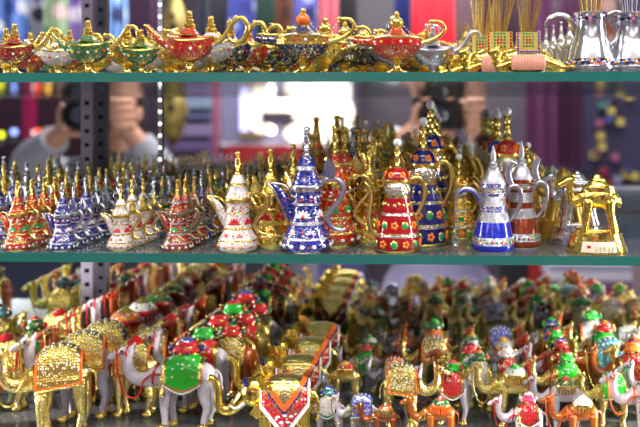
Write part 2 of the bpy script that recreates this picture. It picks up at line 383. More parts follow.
WORDS = {'blue': 'blue and silver', 'red': 'red and gold', 'white': 'white and gold', 'gold': 'all-gold jewelled', 'green': 'green and gold', 'orange': 'orange and gold', 'brown': 'crimson and bronze',
         'black': 'black and gold', 'teal': 'teal and silver', 'silver': 'all-silver jewelled', 'navy': 'navy and gold'}
def dallah(u, Y, h, col, label, group=None, rz=0., hi=None, x=None, far=False, skip=(), name='coffee_pot'):
    b, tr, bd, fi, sd, flw, sn = DCOL[col]; k = h/129.; kw = k*1.14
    hi = (h > 95) if hi is None else hi
    return make(name, DAL_HI if hi else DAL_LO, Vector((PX(u) if x is None else x, Y, Z2)), {'main': BODY[b], 'trim': tr, 'hand': pewter if col == 'blue' else tr, 'bead': bd, 'finial': fi, 'stud': sd, 'flower': flw, 'stone': sn},
                label, 'coffee pot', group, rz, (kw, kw, k), far=far, skip=skip)
def row_pots(u, cols, h, step, Y0, word, drift=0., rz=0., edge=False):
    x0 = PX(u); g = 'small coffee pots in the row %s' % (word if edge else 'behind the '+word)
    n = int((D-.025-Y0)/step)+1; q = 0
    for k in range(n):
        Y = Y0+k*step; x = x0+drift*k
        if 438+(x-.118)/(Y+.78)*780 < -14: continue
        col = cols[k % len(cols)] if k >= 3 else cols[0]
        if edge: lab = 'small %s pot, %s the mirror in the row %s' % (WORDS[col], 'nearest' if k == n-1 else ORD[n-1-k]+' from', word)
        else: lab = ('small %s enamelled coffee pot heading its row at the shelf front' % WORDS[col]) if k == 0 else 'small %s pot, %s in the row behind the %s' % (WORDS[col], ORD[k], word)
        kk = h*random.uniform(.96, 1.04) if k else h
        dallah(0, Y, kk, col, lab, g, rz+random.uniform(-.12, .12) if k else rz, False, x+(random.uniform(-.002, .002) if k else 0), far=k > 5)
row_pots(8, ['red', 'red', 'gold', 'red'], 72, .0275, .018, 'front red pot')
row_pots(54, ['blue', 'blue', 'silver', 'blue', 'teal'], 70, .0275, .018, 'front blue pot')
row_pots(112, ['white', 'white', 'blue', 'silver', 'green', 'teal'], 69, .0275, .022, 'front white pot', .001)
row_pots(171, ['brown', 'brown', 'orange', 'blue', 'orange', 'green', 'teal', 'brown'], 74, .0275, .02, 'green-stoned crimson pot')
row_pots(-42, ['blue', 'gold', 'red', 'silver'], 74, .0275, .05, 'hugging the left edge', edge=True)
row_pots(-92, ['gold', 'teal', 'red'], 76, .0275, .12, 'entering behind that edge', edge=True)
row_pots(-142, ['green', 'teal', 'silver', 'blue'], 84, .0275, .19, 'deep in the corner', edge=True)
row_pots(212, ['green', 'teal', 'brown', 'blue'], 70, .0275, .15, 'by the white pot', edge=True)
# big pots
dallah(233, .02, 103, 'white', 'large white enamel coffee pot with gold trim and red flowers at the shelf front', rz=.0)
dallah(259, .055, 104, 'gold', 'large gold coffee pot with red flowers just behind the big white one', 'gold coffee pots behind the white one', -.15)
dallah(274, .105, 107, 'gold', 'large gold coffee pot with a red neck, further behind the big white one', 'gold coffee pots behind the white one', -.1, far=True)
dallah(285, .155, 118, 'black', 'black and gold coffee pot with ringed finial left behind the big blue one', None, -.1)
dallah(283, .215, 138, 'orange', 'tall orange and gold coffee pot with ball finial behind the black one', None, .1)
dallah(308, .225, 140, 'red', 'tall red and gold coffee pot deep behind the big blue one', None, .1)
dallah(303, .022, 128, 'blue', 'large cobalt blue enamel coffee pot with silver handle and white daisies', None, .0)
cs = ['red', 'red', 'blue', 'gold', 'gold', 'orange']
for k in range(6):
    dallah(0, .062+.052*k, 129-2*k, cs[k], 'large %s coffee pot, %s in the row right behind the big blue one' % (WORDS[cs[k]], ORD[k]) if k else 'large red and gold coffee pot with red ball-tipped lid right behind the big blue one',
           'large coffee pots in the row behind the big blue one', -.06*k, x=PX(327)+.004*k, far=k > 3)
cs = ['gold', 'black', 'gold', 'green', 'gold']
for k in range(5):
    dallah(0, .088+.052*k, 108+5*k, cs[k], '%s pot with curling gold handle, %s between the two large red pots' % (WORDS[cs[k]], ORD[k]), 'gold-handled coffee pots between the two red pots', .25, x=PX(362)+.001*k, far=k > 2)

# ---- pearl-topped teapots
def pearl_parts():
    prof = [(21, 0, 'trim'), (22.5, 1, 'trim'), (23, 3, 'main'), (23.6, 9, 'main'), (23.6, 16, 'rhine'), (23, 19, 'trim'), (22.6, 20, 'main'), (20.8, 29, 'main'), (18.2, 37.5, 'rhine'), (17.6, 40.5, 'main'), (14.6, 50, 'main'), (13.2, 55, 'trim'),
            (13.5, 58, 'rhine'), (14.5, 62, 'rhine'), (14.5, 67, 'rhine'), (13, 70.5, 'trim'), (11, 72, 'trim')]
    b = MB(); b.lathe(prof, 36)
    g = MB()
    for a in range(0, 360, 60):
        for (z, n, off) in ((9, 1, 0), (9, 0, 30), (28, 1, 30), (28, 0, 0), (48, 2, 15)):
            t = R(a+off-95); q = interp(prof, z); o = (q*cos(t), q*sin(t), z); m = Matrix.Rotation(t, 3, 'Z')
            if n == 1: g.ball(o, (1.2, 4.4, 4.4), 'trim', 12, 5, m); g.ball((o[0]*1.03, o[1]*1.03, z), (1.4, 3.3, 3.3), 'gem', 12, 5, m)
            elif n == 0:
                for i in range(5):
                    e = 2*pi*i/5; g.ball((q*cos(t)-sin(t)*2.6*cos(e), q*sin(t)+cos(t)*2.6*cos(e), z+2.6*sin(e)), 1.7, 'rose', 8, 5)
            else:
                for i in (-1, 0, 1): g.ball((q*cos(t+i*.3), q*sin(t+i*.3), z+(1.5 if i == 0 else 0)), (1.5, 1.5, 1.9), 'trim', 8, 5)
    l = MB(); l.lathe([(12, 71, 'trim'), (13.6, 72.5, 'trim'), (13.5, 74, 'main'), (12, 80, 'main'), (8, 84.5, 'main'), (5, 86, 'trim'), (5.5, 88, 'trim'), (3.6, 90, 'trim'), (3.4, 96, 'trim'), (5, 98, 'trim'), (3.4, 100, 'trim'), (3.2, 104, 'trim'), (4.6, 106, 'trim'), (3, 108, 'trim')], 28)
    for a in range(0, 360, 60):
        t = R(a-60)
        for i in range(5): e = 2*pi*i/5; l.ball((12.2*cos(t)-sin(t)*2*cos(e), 12.2*sin(t)+cos(t)*2*cos(e), 79+2*sin(e)), 1.5, 'rose', 8, 5)
    p = MB(); p.ball((0, 0, 111.8), 4.6, 'main', 16, 10)
    s = MB(); s.tube([(-21, 0, 16), (-27, 0, 22), (-29, 0, 35), (-27.5, 0, 48), (-27, 0, 58), (-31, 0, 67), (-34, 0, 70)], [3, 3.6, 3.3, 2.9, 2.5, 2.2, 1.8], 12, 'trim', 5)
    h = MB(); h.tube([(11, 0, 66), (15, 0, 74), (23, 0, 75), (28, 0, 68), (28.5, 0, 57), (25, 0, 46), (19, 0, 36), (17, 0, 35)], [1.8, 2.4, 2.8, 2.9, 2.8, 2.5, 2, 1.5], 12, 'trim', 5)
    h.ball((21, 0, 78.5), 2.4, 'trim')
    return [Part('pot_body', b, [Part('jewel_inlay', g)]), Part('spout', s), Part('handle', h), Part('lid', l, [Part('pearl_knob', p, ov={'main': pearl})])]
PRL = pearl_parts()
def pearl_pot(u, Y, h, col, label, group=None, rz=0., x=None, ky=1.):
    k = h/116.4; body = {'red': mat('crimson_enamel', c(165, 8, 24), 0, .15, 1), 'navy': mat('navy_enamel', c(20, 22, 110), 0, .15, 1), 'sky': mat('sky_enamel', c(30, 90, 190), 0, .15, 1), 'ruby': mat('ruby_enamel', c(215, 40, 20), 0, .15, 1), 'gold': gold_j}[col]
    return make('teapot', PRL, Vector((PX(u) if x is None else x, Y, Z2)), {'main': body, 'trim': gold, 'rhine': rim_dm, 'gem': green_st, 'rose': orange_st}, label, 'teapot', group, rz, (k*ky, k*ky, k))
pearl_pot(396, .026, 116, 'red', 'crimson teapot with rhinestone bands and pearl knob at the shelf front')
pearl_pot(422, .068, 138, 'navy', 'navy teapot with pearl knob and orange roses behind the crimson one', None, -.1, ky=.92)
for k in range(4):
    pearl_pot(0, .14+.052*k, (158, 150, 145, 140)[k], ('navy', 'gold', 'navy', 'red')[k], 'tall %s pearl-topped teapot, %s in the row behind the navy one' % (('navy', 'golden', 'dark blue', 'red')[k], ORD[k+1]), 'tall pearl-topped teapots', -.2, x=PX(429)+.003*k, ky=.85)
for k in range(4):
    pearl_pot(0, .114+.052*k, 96+6*k, 'gold', 'gold teapot with arched spout, %s in the row behind the crimson one' % ORD[k], 'gold teapots behind the crimson one', .35, x=PX(392), ky=1.)
for k in range(4):
    pearl_pot(0, .114+.052*k, 96+4*k, 'gold', 'gold teapot with looped handle, %s in the row left of the silver-banded pot' % ORD[k], 'gold teapots left of the silver-banded pot', -.3, x=PX(462)+.002*k, ky=1.)
for k, (cl, hh) in enumerate((('ruby', 150), ('sky', 146), ('ruby', 150), ('navy', 146))):
    pearl_pot(0, (.13, .185, .235, .285)[k], hh, cl, 'tall %s teapot with pearl-tipped gold finial, %s behind the silver-banded pots' % (('ruby red', 'sky blue', 'dark ruby', 'navy')[k], ORD[k]), 'tall teapots behind the silver-banded pots', .1, x=PX((519, 512, 514, 512)[k]), ky=.85)
for k in range(3):
    pearl_pot(0, .15+.06*k, 108-2*k, 'gold', 'gold teapot with tall arching spout, %s in the row right of the ruby one' % ORD[k], 'gold teapots right of the ruby one', pi-.5, x=PX(545)-.006*k, ky=1.)

# ---- silver-banded pots
def band_parts(open_top=False):
    BB = 'b2' if open_top else 'bead'
    prof = [(20.5, 0, 'trim'), (21, 2, 'b1'), (22, 4, 'b1'), (22, 7, 'b1'), (21.6, 8, BB), (21, 15, 'bead'), (20.6, 16, 'b1'), (17.5, 31, 'trim'), (17.1, 31.8, 'main'), (14.2, 41, 'main' if open_top else 'b2'), (13.6, 47, 'main'), (13, 50, 'main'), (12.9, 54, 'bead'), (13, 57, 'b2'), (13.1, 60, 'bead'), (13.6, 64, 'trim'), (14.5, 65.5, 'trim'), (12, 66.5, 'trim')]
    b = MB(); b.lathe(prof, 36)
    if open_top: b.v = [v for v in b.v]; b.f = b.f[:-1]; b.m = b.m[:-1]; b.lathe([(12, 66.5, 'trim'), (11, 60, 'trim'), (9, 40, 'trim'), (.5, 38, 'trim')], 30)
    gg = []
    for z, n, r in ((11.5, 26, 1.3), (62, 16, 1.25)):
        q = interp(prof, z); g = MB(); gg.append(g)
        for i in range(n): a = 2*pi*i/n; g.ball((q*cos(a), q*sin(a), z), r, ('g1', 'g2', 'g3', 'g1', 'g2')[i % 5], 8, 5)
    l = MB(); l.lathe([(13.5, 66, 'b2'), (13.5, 70, 'main'), (9, 79, 'main'), (5.5, 84, 'trim'), (6, 86, 'trim'), (4, 87.5, 'trim'), (5, 90, 'trim'), (2.6, 92.5, 'trim'), (3.2, 95, 'trim'), (2.5, 101, 'trim'), (.4, 109, 'trim')], 28)
    s = MB(); s.tube([(-11.5, 0, 44), (-14.5, 0, 54), (-20, 0, 61.5), (-28, 0, 64), (-35, 0, 60), (-38.5, 0, 52)], [2.4, 3, 3, 2.8, 2.4, 1.8], 12, 'trim', 5)
    e = MB(); e.tube([(-14.5, -2.8, 52), (-20, -2.9, 60), (-28, -2.7, 63), (-35, -2.3, 59)], [.8, .9, .9, .7], 8, 'b1', 5)
    h = MB(); h.tube([(13, 0, 57), (17, 0, 65), (23, 0, 67), (28, 0, 62), (28, 0, 50), (23, 0, 38), (18, 0, 31)], [1.6, 2.1, 2.3, 2.3, 2.1, 1.8, 1.6], 10, 'trim', 5)
    t = MB(); t.tube([(21, 0, 66), (17, 0, 72), (15, 0, 80), (17, 0, 88), (20, 0, 92)], [2, 3.2, 3.4, 3.6, 3], 10, 'trim', 4, .5)
    ch = MB()
    for i in range(16):
        a = i*pi/2; ch.tube([(-38.5+1.1*cos(q)*cos(a), 1.1*cos(q)*sin(a), 50.5-2.3*i+1.6*sin(q)) for q in [2*pi*j/8 for j in range(9)]], .35, 5, 'trim', 1)
    ch.tube([(-38.5+3.4*cos(q), 0, 11+3.4*sin(q)) for q in [2*pi*j/14 for j in range(15)]], .6, 6, 'trim', 1)
    cr = MB(); cr.lathe([(.3, 0), (3, 2), (4.3, 4.5), (3, 7), (1, 9)], 8, o=(-38.5, 0, .3))
    sticks = MB()
    return [Part('pot_body', b, [Part('gem_band', q) for q in gg]), Part('spout', s, [Part('spout_inlay', e)]), Part('handle', h, [Part('thumb_lever', t)]), Part('lid', l, ov={'main': mat('satin_silver', (.60, .60, .65, 1), 1, .42), 'trim': mat('satin_silver', (.60, .60, .65, 1), 1, .42)}), Part('drop_chain', ch, [Part('crystal_drop', cr, ov={'main': crystal})])]
BND = band_parts(); BNO = band_parts(True)
GEMS3 = {'g1': green_st, 'g2': red_st, 'g3': mat('yellow_stone', c(250, 210, 60), 0, .12, 1)}
sil_t = mat('chased_silver', (.56, .56, .60, 1), 1, .38, bump=(850, .9, 1))
sil_m = mat('satin_silver', (.60, .60, .65, 1), 1, .42)
make('coffee_pot', BND, (PX(495), .026, Z2), {'main': sil_t, 'trim': pewter, 'bead': silver_b, 'b1': mat('foil_blue', c(35, 50, 200), .4, .2, 1, bump=(200, .5)), 'b2': ornate('blue_scrolls', c(35, 45, 190), [SILC], SILC, 420, .25, 0, .35, .12, .5, .6, .4), **GEMS3}, 'silver coffee pot with blue bands and a crystal drop hanging from its spout', 'coffee pot')
cp = mat('foil_copper', c(165, 70, 25), .6, .2, 1, bump=(200, .5))
make('coffee_pot', BND, (PX(527), .05, Z2), {'main': sil_t, 'trim': pewter, 'bead': silver_b, 'b1': cp, 'b2': cp, **GEMS3}, 'silver coffee pot with copper brown bands beside the blue-banded one', 'coffee pot', skip=('drop_chain',), rz=-.1, k=(.93, .93, 1.03))

# ---- camels standing on bell-shaped bases
def heart(n=16):
    return [(16*sin(t)**3*.125, (13*cos(t)-5*cos(2*t)-2*cos(3*t)-cos(4*t))*.125) for t in [2*pi*i/n for i in range(n)]]
def camel_body(m, leg=40, s=1., neck=0., thick=1.):
    """standing camel facing -x, feet at z=0, legs of the given length (mm)"""
    L = leg
    m.ball((0, 0, L+14), (24, 11.5, 13), seg=16, rings=10)
    m.ball((-13, 0, L+15), (12, 10.5, 13), seg=14, rings=9); m.ball((15, 0, L+14), (11, 10.5, 12), seg=14, rings=9)
    m.ball((1, 0, L+27), (13, 8, 12), seg=14, rings=9); m.ball((1, 0, L+35), (6.5, 5, 6.5), seg=12, rings=8)
    for x, y, dx in ((-16, -6, -1), (-13, 6, 2), (17, -6, 2), (20, 6, 0)):
        hind = x > 0
        kx = x+(3.5 if hind else -1); m.tube([(x, y, L+12), (x+(1.5 if hind else 0), y, L*.78), (kx, y, L*.5), (x+dx*.4, y, L*.22), (x+dx*.4, y, 3)], [7.6*thick, 5.8*thick, 3.9*thick, 3.1*thick, 3.5*thick], 10)
        m.ball((x+dx*.4-1.8, y, 2.2), (5, 3.8, 2.6), seg=10, rings=6)
    n = neck
    m.tube([(-20, 0, L+16), (-31, 0, L+8), (-42, 0, L+8), (-49, 0, L+15), (-51, 0, L+24+n), (-50, 0, L+31+n)], [10.5, 8.6, 7, 5.8, 5, 5.2], 12)
    hz = L+33+n
    m.ball((-52, 0, hz), (7.4, 5.2, 6), seg=12, rings=8); m.tube([(-53, 0, hz), (-60, 0, hz-3), (-66, 0, hz-5.5)], [5, 3.9, 3.7], 10); m.ball((-66, 0, hz-6), (3.6, 3.8, 3.3))
    for y in (-1, 1): m.tube([(-47.5, 3.4*y, hz+2.5), (-45.5, 5.6*y, hz+8.5)], [2.2, 1.1], 6)
    m.tube([(26, 0, L+18), (31, 0, L+12), (32, 0, L)], [1.8, 1.3, 1.2], 8); m.ball((32, 0, L-2), (1.8, 1.8, 3.4))
    return hz
cb = MB()
cb.ball((2, 0, 57), (19, 12, 12), seg=16, rings=10); cb.ball((2, 0, 65), (17, 10, 11), seg=14, rings=10); cb.ball((1, 0, 73), (9, 7, 8)); cb.ball((0, 0, 79), (4.6, 4, 4.2)); cb.ball((-10, 0, 56), (10, 10, 11)); cb.ball((14, 0, 55), (9, 10, 10))
for x, y in ((-10, -6), (-7, 6), (11, -6), (14, 6)): cb.tube([(x, y, 54), (x*1.1, y, 43), (x*1.25, y, 32), (x*1.5, y*1.1, 19)], [6.5, 5, 3.8, 4], 10)
cb.tube([(-14, 0, 57), (-22, 0, 52), (-27, 0, 57), (-27.5, 0, 67), (-26, 0, 74)], [8, 6, 4.8, 4.2, 4.4], 12)
cb.ball((-28, 0, 75), (6, 4.6, 5)); cb.tube([(-29, 0, 75), (-35, 0, 72), (-39, 0, 69)], [4.4, 3.4, 3.2], 10)
for y in (-1, 1): cb.tube([(-24, 3.4*y, 78), (-22.5, 4.6*y, 82)], [1.8, 1], 6)
cb.tube([(20, 0, 60), (24, 0, 54), (23, 0, 46)], [1.8, 1.4, 2], 8); cb.tube([(-12, 0, 20), (12, 0, 20)], [3, 3], 8)
bs = MB(); bs.lathe([(31, 0), (31.5, 1), (27, 14), (25.5, 18), (25.5, 20), (20, 20.5)], 48, 1, .72)
lb = MB()
for i in range(13):
    pass
rows = []
for zz, rr in ((2.5, 31.35), (13, 27.6)):
    rows.append([(rr*cos(R(a)), rr*.72*sin(R(a))-.0, zz) for a in range(-128, -51, 7)])
rows = [[(x*1.012, y*1.02, z) for x, y, z in r] for r in rows]
lb.grid(rows, False, 'main')
hm = MB()
def onbase(a, z): rr = 31.35+(27.6-31.35)*(z-2.5)/10.5; t = R(a); return Vector((rr*cos(t)*1.025, rr*.72*sin(t)*1.035, z)), Vector((-sin(t), cos(t)*.72, 0)).normalized(), Vector((cos(t)*.72, sin(t), 0)).normalized()
o, t, n = onbase(-113, 8); hm.prism(heart(), o, (t, UP, n), .5)
for a, z in ((-117, 5), (-112, 4.5)): pass
wr = MB()
rnd = random.Random(3)
GLY = ['010000101010000', '101010000010010', '010010100001000', '100001010010010', '001010010100010']   # the plaque's faint, unreadable marks
for i, gl_ in enumerate(GLY):
    for q, bit in enumerate(gl_):
        if bit == '1':
            o, t, n = onbase(-101+i*8+(q % 3)*1.6, 7.6-(q//3)*1.05); wr.box(o, (.42, .2, .5), 'main', Matrix((t, n, UP)).transposed())
sd = MB()
for i in range(9):
    a = pi*i/8
cb.v = [(x, y, z if z < 24 else 24+(z-24)*.95) for x, y, z in cb.v]
BASECAM = [Part('camel_figure', cb, solid=1.0), Part('bell_base', bs, [Part('base_plaque', lb), Part('red_heart', hm), Part('plaque_lettering', wr)])]
plq = mat('white_plaque', c(235, 228, 205), 0, .3, .5)
def basecam(x, Y, k, m, label, skip=(), rz=0.):
    make('camel_figurine', BASECAM, (x, Y, Z2), {'main': m, 'base_plaque': plq, 'red_heart': red_st, 'plaque_lettering': mat('pale_gilt', c(175, 175, 100), .1, .5)}, label, 'camel figurine', 'camels on bell-shaped bases', rz, k, skip=skip)
gold_h = mat('mirror_gold', (1.0, .74, .14, 1), 1, .14, bump=(260, .7))
sil_h = mat('hammered_silver', (.62, .62, .66, 1), 1, .2, bump=(160, .35))
basecam(PX(602), .026, 1.0, gold_h, 'shiny gold camel on a bell-shaped base with a small red heart', rz=.0)
tn = [(sil_h, 'silver'), (gold_d, 'old gold'), (silver_d, 'tarnished silver'), (bronze, 'dark bronze'), (silver_d, 'dull silver'), (bronze, 'brown bronze'), (silver_d, 'grey')]
for k, (m, wd) in enumerate(tn):
    basecam(PX(602)-(.012+.007*k), .072+.045*k, 1.0, m, '%s camel on a bell base, %s in line behind the shiny gold one' % (wd, ORD[k] if k else 'next'), skip=('red_heart', 'plaque_lettering', 'base_plaque') if k % 2 == 0 else ('plaque_lettering', 'base_plaque'), rz=-.15)

# ------------------------------------------------------------------ genie lamps on the upper shelf
def lamp_parts(disc=False):
    ft = MB(); ft.lathe([(14.5, 0), (14.5, 1.2), (12, 2.5), (7, 4), (4, 6.5), (3.6, 10), (6, 12), (4.5, 13.5), (9, 16)], 24, 1, .8)
    b = MB()
    if disc: b.lathe([(6, 14, 'main'), (17, 18, 'main'), (24, 24, 'main'), (27, 30, 'band'), (29, 31, 'band'), (29, 38, 'trim'), (29.5, 39, 'trim'), (27, 40.5, 'main'), (15, 43, 'main'), (10, 44, 'trim')], 36, 1, .62)
    else: b.lathe([(5, 14, 'main'), (16, 17, 'main'), (23, 22, 'main'), (27, 29, 'main'), (28.5, 34, 'trim'), (29.3, 35, 'trim'), (28, 36.5, 'main'), (20, 39, 'main'), (11, 41, 'trim')], 36, 1, .5)
    g = MB()
    sy = .62 if disc else .5
    for i in range(16):
        a = 2*pi*(i+.5)/16; z = 34.5 if disc else 27; q = 29 if disc else 26.2
        g.ball((q*cos(a), q*sy*sin(a), z), (1.8, 1.8, 1.8), ('g1', 'g2', 'g3')[i % 3], 8, 5)
    s = MB()
    if disc: s.tube([(-20, 0, 35), (-34, 0, 35.5), (-45, 0, 36.5), (-49, 0, 38)], [7, 4.8, 3.8, 3.2], 12, 'main', 4, 1.1)
    else: s.tube([(-20, 0, 29), (-31, 0, 31), (-39, 0, 35), (-45, 0, 39)], [7.5, 5.2, 4, 3], 12, 'main', 4, .9)
    e = MB(); z0 = 41 if disc else 35
    e.tube([(-24, -3.5, z0+.5), (-34, -3.2, z0), (-44, -2, z0+(1 if disc else 4)), (-48, 0, z0+(1 if disc else 5)), (-44, 2, z0+(1 if disc else 4)), (-34, 3.2, z0), (-24, 3.5, z0+.5)], 1.1, 8, 'trim', 3)
    h = MB()
    if disc:
        h.tube([(24, 0, 34), (36, 0, 36), (48, 0, 42), (54, 0, 50), (50, 0, 57), (41, 0, 58), (38, 0, 54)], [3, 2.6, 2.2, 2, 1.9, 1.7, 1.6], 10, 'trim', 4)
        h.ball((38, 0, 58), 2.4, 'trim')
    else:
        h.tube([(22, 0, 31), (33, 0, 36), (41, 0, 45), (48, 0, 56), (57, 0, 58), (62, 0, 48), (57, 0, 37), (48, 0, 33), (42, 0, 37), (41, 0, 43)], [3.6, 3.2, 2.8, 2.6, 2.5, 2.5, 2.4, 2.2, 1.8, 1.4], 10, 'trim', 4)
        h.ball((49, 0, 59.5), 2.2, 'trim')
    l = MB(); z = 43 if disc else 40
    l.lathe([(11, z-.5, 'trim'), (11.5, z+1, 'main'), (9, z+4, 'main'), (6, z+7, 'trim'), (6.5, z+8.5, 'trim'), (4.5, z+10, 'main')], 24)
    f = MB(); q = q0 = z+10; f.lathe([(4.2, q), (5, q+1.5), (3, q+3), (3.8, q+5), (2.2, q+7), (2.8, q+8.5), (1.6, q+10)], 14); f.ball((0, 0, q+11.8), 2.6)
    if disc: f.ball((0, 0, q+3), 6.2, 'orb', 14, 9)
    ch = MB()
    if disc:
        for i in range(14):
            t = i/13; ch.ball((6+(40-6)*t, -2, 55-(14*sin(pi*t))+3*t), 1.1, 'trim', 6, 4)
    if not disc:
        for q in (b, g, s, e): q.v = [(x, y, z+7*(min(abs(x), 44)/28)**2*(.75 if x < 0 else .8)-1.5) for x, y, z in q.v]
    f.v = [(x*1.3, y*1.3, (z-q0)*1.15+q0) for x, y, z in f.v]
    ps = [Part('foot', ft, ov={'main': gold}), Part('bowl', b, [Part('bowl_stones', g)]), Part('spout', s, [Part('spout_lip', e)]), Part('handle', h), Part('lid', l, [Part('finial', f)])]
    if disc: ps.append(Part('lid_chain', ch))
    return ps
LMA, LMB = lamp_parts(), lamp_parts(True)
def lamp(u, Y, col, label, group=None, disc=False, rz=0., k=1., trim=gold, x=None, band=None, flip=False):
    m = BODY[col] if col in BODY else PLAIN[col]
    make('genie_lamp', LMB if disc else LMA, Vector((PX(u) if x is None else x, Y, Z1)), {'main': m, 'trim': trim, 'finial': trim, 'band': band or m, 'orb': PLAIN['orange'] if Y < .04 and col == 'navy' else trim, 'g1': white_st, 'g2': GEMS3['g3'], 'g3': red_st, 'foot': trim},
         label, 'genie lamp', group, rz, k)
lamp(180, .03, 'red', 'red enamel genie lamp with looped gold handle at the front of the top shelf', k=1.0)
cs = ['white', 'navy', 'red', 'black', 'navy', 'red', 'gold', 'navy', 'green', 'gold']
for k in range(10):
    lamp(0, .062+.027*k, cs[k], '%s genie lamp, %s in the slanting row behind the red front lamp' % (WORDS[cs[k]], ORD[k+1]), 'genie lamps in the slanting row behind the red one', rz=-.05, k=.98-.004*k, x=PX(180)+.0135*(k+1))
lamp(297, .035, 'navy', 'dark blue genie lamp with a gold openwork band and orange ball lid', disc=True, k=1.0, band=gold_j)
cs = ['gold', 'black', 'navy', 'gold', 'red', 'green', 'gold']
for k in range(7):
    lamp(0, .075+.036*k, cs[k], '%s genie lamp, %s in the slanting row behind the dark blue lamp' % (WORDS[cs[k]], ORD[k+1]), 'genie lamps in the slanting row behind the dark blue one', rz=-.05, k=.92, x=PX(297)+.0175*(k+1), disc=True)
lamp(395, .03, 'red', 'slim red genie lamp with a curled chain handle near the middle of the shelf', disc=True, k=.93, band=PLAIN['red'])
lamp(387, .10, 'silver', 'silver genie lamp with pale green lid behind the slim red lamp', k=1.0, trim=silver, disc=True)
lamp(432, .12, 'silver', 'dull silver genie lamp right behind the curled handle of the slim red lamp', k=.9, trim=pewter)
lamp(424, .20, 'gold', 'gold genie lamp deep behind the slim red lamp', k=1.0)
lamp(378, .20, 'gold', 'gold genie lamp deep behind the silver one', k=1.0, disc=True)
lamp(75, .03, 'green', 'green enamel genie lamp with tall stacked finial at the front left', k=.86)
lamp(128, .035, 'green', 'smaller green genie lamp with slender upswept handle', k=.72)
for k, cl in enumerate(('gold', 'white', 'gold', 'red')):
    lamp(0, .075+.05*k, cl, '%s genie lamp, %s in line behind the front green lamp' % (WORDS[cl], ORD[k+1]), 'genie lamps behind the green ones', x=PX(98)+.006*k, k=.86)
for k, cl in enumerate(('gold', 'white', 'gold', 'navy')):
    lamp(0, .08+.05*k, cl, '%s genie lamp, %s in line behind the smaller green lamp' % (WORDS[cl], ORD[k+1]), 'genie lamps behind the green ones', x=PX(150)+.004*k, k=.82)
lamp(22, .075, 'white', 'white and gold genie lamp left of the green lamp', k=.8)
lamp(-4, .035, 'brown', 'dark red-brown genie lamp cut by the left edge with a gold loop handle', k=.82)
for k, cl in enumerate(('red', 'gold', 'white', 'green')):
    lamp(0, .12+.05*k, cl, '%s genie lamp, %s in line behind the white and gold one at left' % (WORDS[cl], ORD[k+1]), 'genie lamps at the left end', x=PX(14)+.008*k, k=.86)
    lamp(0, .10+.05*k, ('gold', 'red', 'green', 'gold')[k], '%s genie lamp, %s in line behind the red-brown one at the left edge' % (WORDS[('gold', 'red', 'green', 'gold')[k]], ORD[k+1]), 'genie lamps at the left end', x=PX(-48)+.002*k, k=.86)

# ---- kneeling gold camels holding incense sticks
kb = MB()
kb.ball((0, 0, 14), (28, 14, 14), seg=18, rings=10); kb.ball((2, 0, 26), (14, 11, 13), seg=16, rings=9)
kb.tube([(-18, 0, 16), (-27, 0, 11), (-31, 0, 15), (-30, 0, 23)], [10, 7, 5.5, 4.8], 12); kb.tube([(-29, 0, 24), (-38, 0, 21)], [5, 3.2], 10)
for y in (-1, 1):
    kb.tube([(-16, 10*y, 10), (-30, 11*y, 5), (-20, 12*y, 3)], [5, 4, 3.4], 10); kb.tube([(14, 10*y, 12), (32, 12*y, 6), (38, 12*y, 3), (24, 12*y, 3)], [7, 5, 3.6, 3], 10); kb.tube([(-28, 2.5*y, 27), (-26, 4*y, 32)], [1.6, .8], 6)
pn = MB(); pn.box((0, -15.5, 30), (12, 1.2, 11), 'main', Matrix.Rotation(R(-10), 3, 'X'))
ps = MB()
for i in range(8):
    for j in range(7):
        edge = i in (0, 7) or j == 0
        if edge or (1 < i < 6 and j > 1): ps.ball((-10.5+3*i, -19.1+.176*(j*3.1), 21+3.1*j), (1.15, .8, 1.15), 'b' if edge else ('r' if i in (3, 4) and j in (3, 4) else 'g'), 8, 5)
tp = MB()
for i in range(11): tp.tube([(-15+3*i, -17.5, 16), (-15+3*i, -19, 9), (-15+3*i, -18, 3)], [2, 2.6, 2.2], 8, 'main', 2)
wp = MB(); wp.box((0, -16.3, 16.5), (15, 1.6, 2.2))
rds = MB(); rn = random.Random(5)
for i in range(11):
    x = -7+1.4*i; tx = x*2+rn.uniform(-4, 8); rds.tube([(x*.7, rn.uniform(-4, 4), 34), (tx, rn.uniform(-8, 8), 100)], .9, 6, 'main', 1)
KN = [Part('camel_figure', kb, solid=1.3), Part('gem_panel', pn, [Part('panel_stones', ps)]), Part('tassel_fringe', tp, [Part('fringe_braid', wp)]), Part('incense_sticks', rds)]
for k, (u, Y, wd) in enumerate(((530, .03, 'with a blue and green gem panel at the shelf front'), (505, .085, 'second in the slanting row'), (488, .135, 'third in the slanting row'), (474, .185, 'fourth in the slanting row'), (462, .235, 'fifth in the slanting row'))):
    make('incense_holder', KN, (PX(u), Y, Z1), {'main': gold_h, 'gem_panel': gold_d, 'b': blue_st if k != 1 else red_st, 'g': green_st, 'r': red_st, 'tassel_fringe': mat('salmon_fringe', c(235, 165, 140), 0, .4, .3), 'fringe_braid': mat('cream_braid', c(245, 235, 205), .2, .4),
         'incense_sticks': gold}, 'gold kneeling camel incense holder '+wd, 'incense holder', 'gold kneeling camel incense holders', .0, 1. if k == 0 else 1.15, skip=('incense_sticks',) if k > 2 else ())
blkb = ornate('black_gem_band', c(20, 20, 28), [c(90, 150, 210), W_, OR, c(220, 120, 160)], SILC, 220, .2, 0, .4, .05, 1., .8, .4)
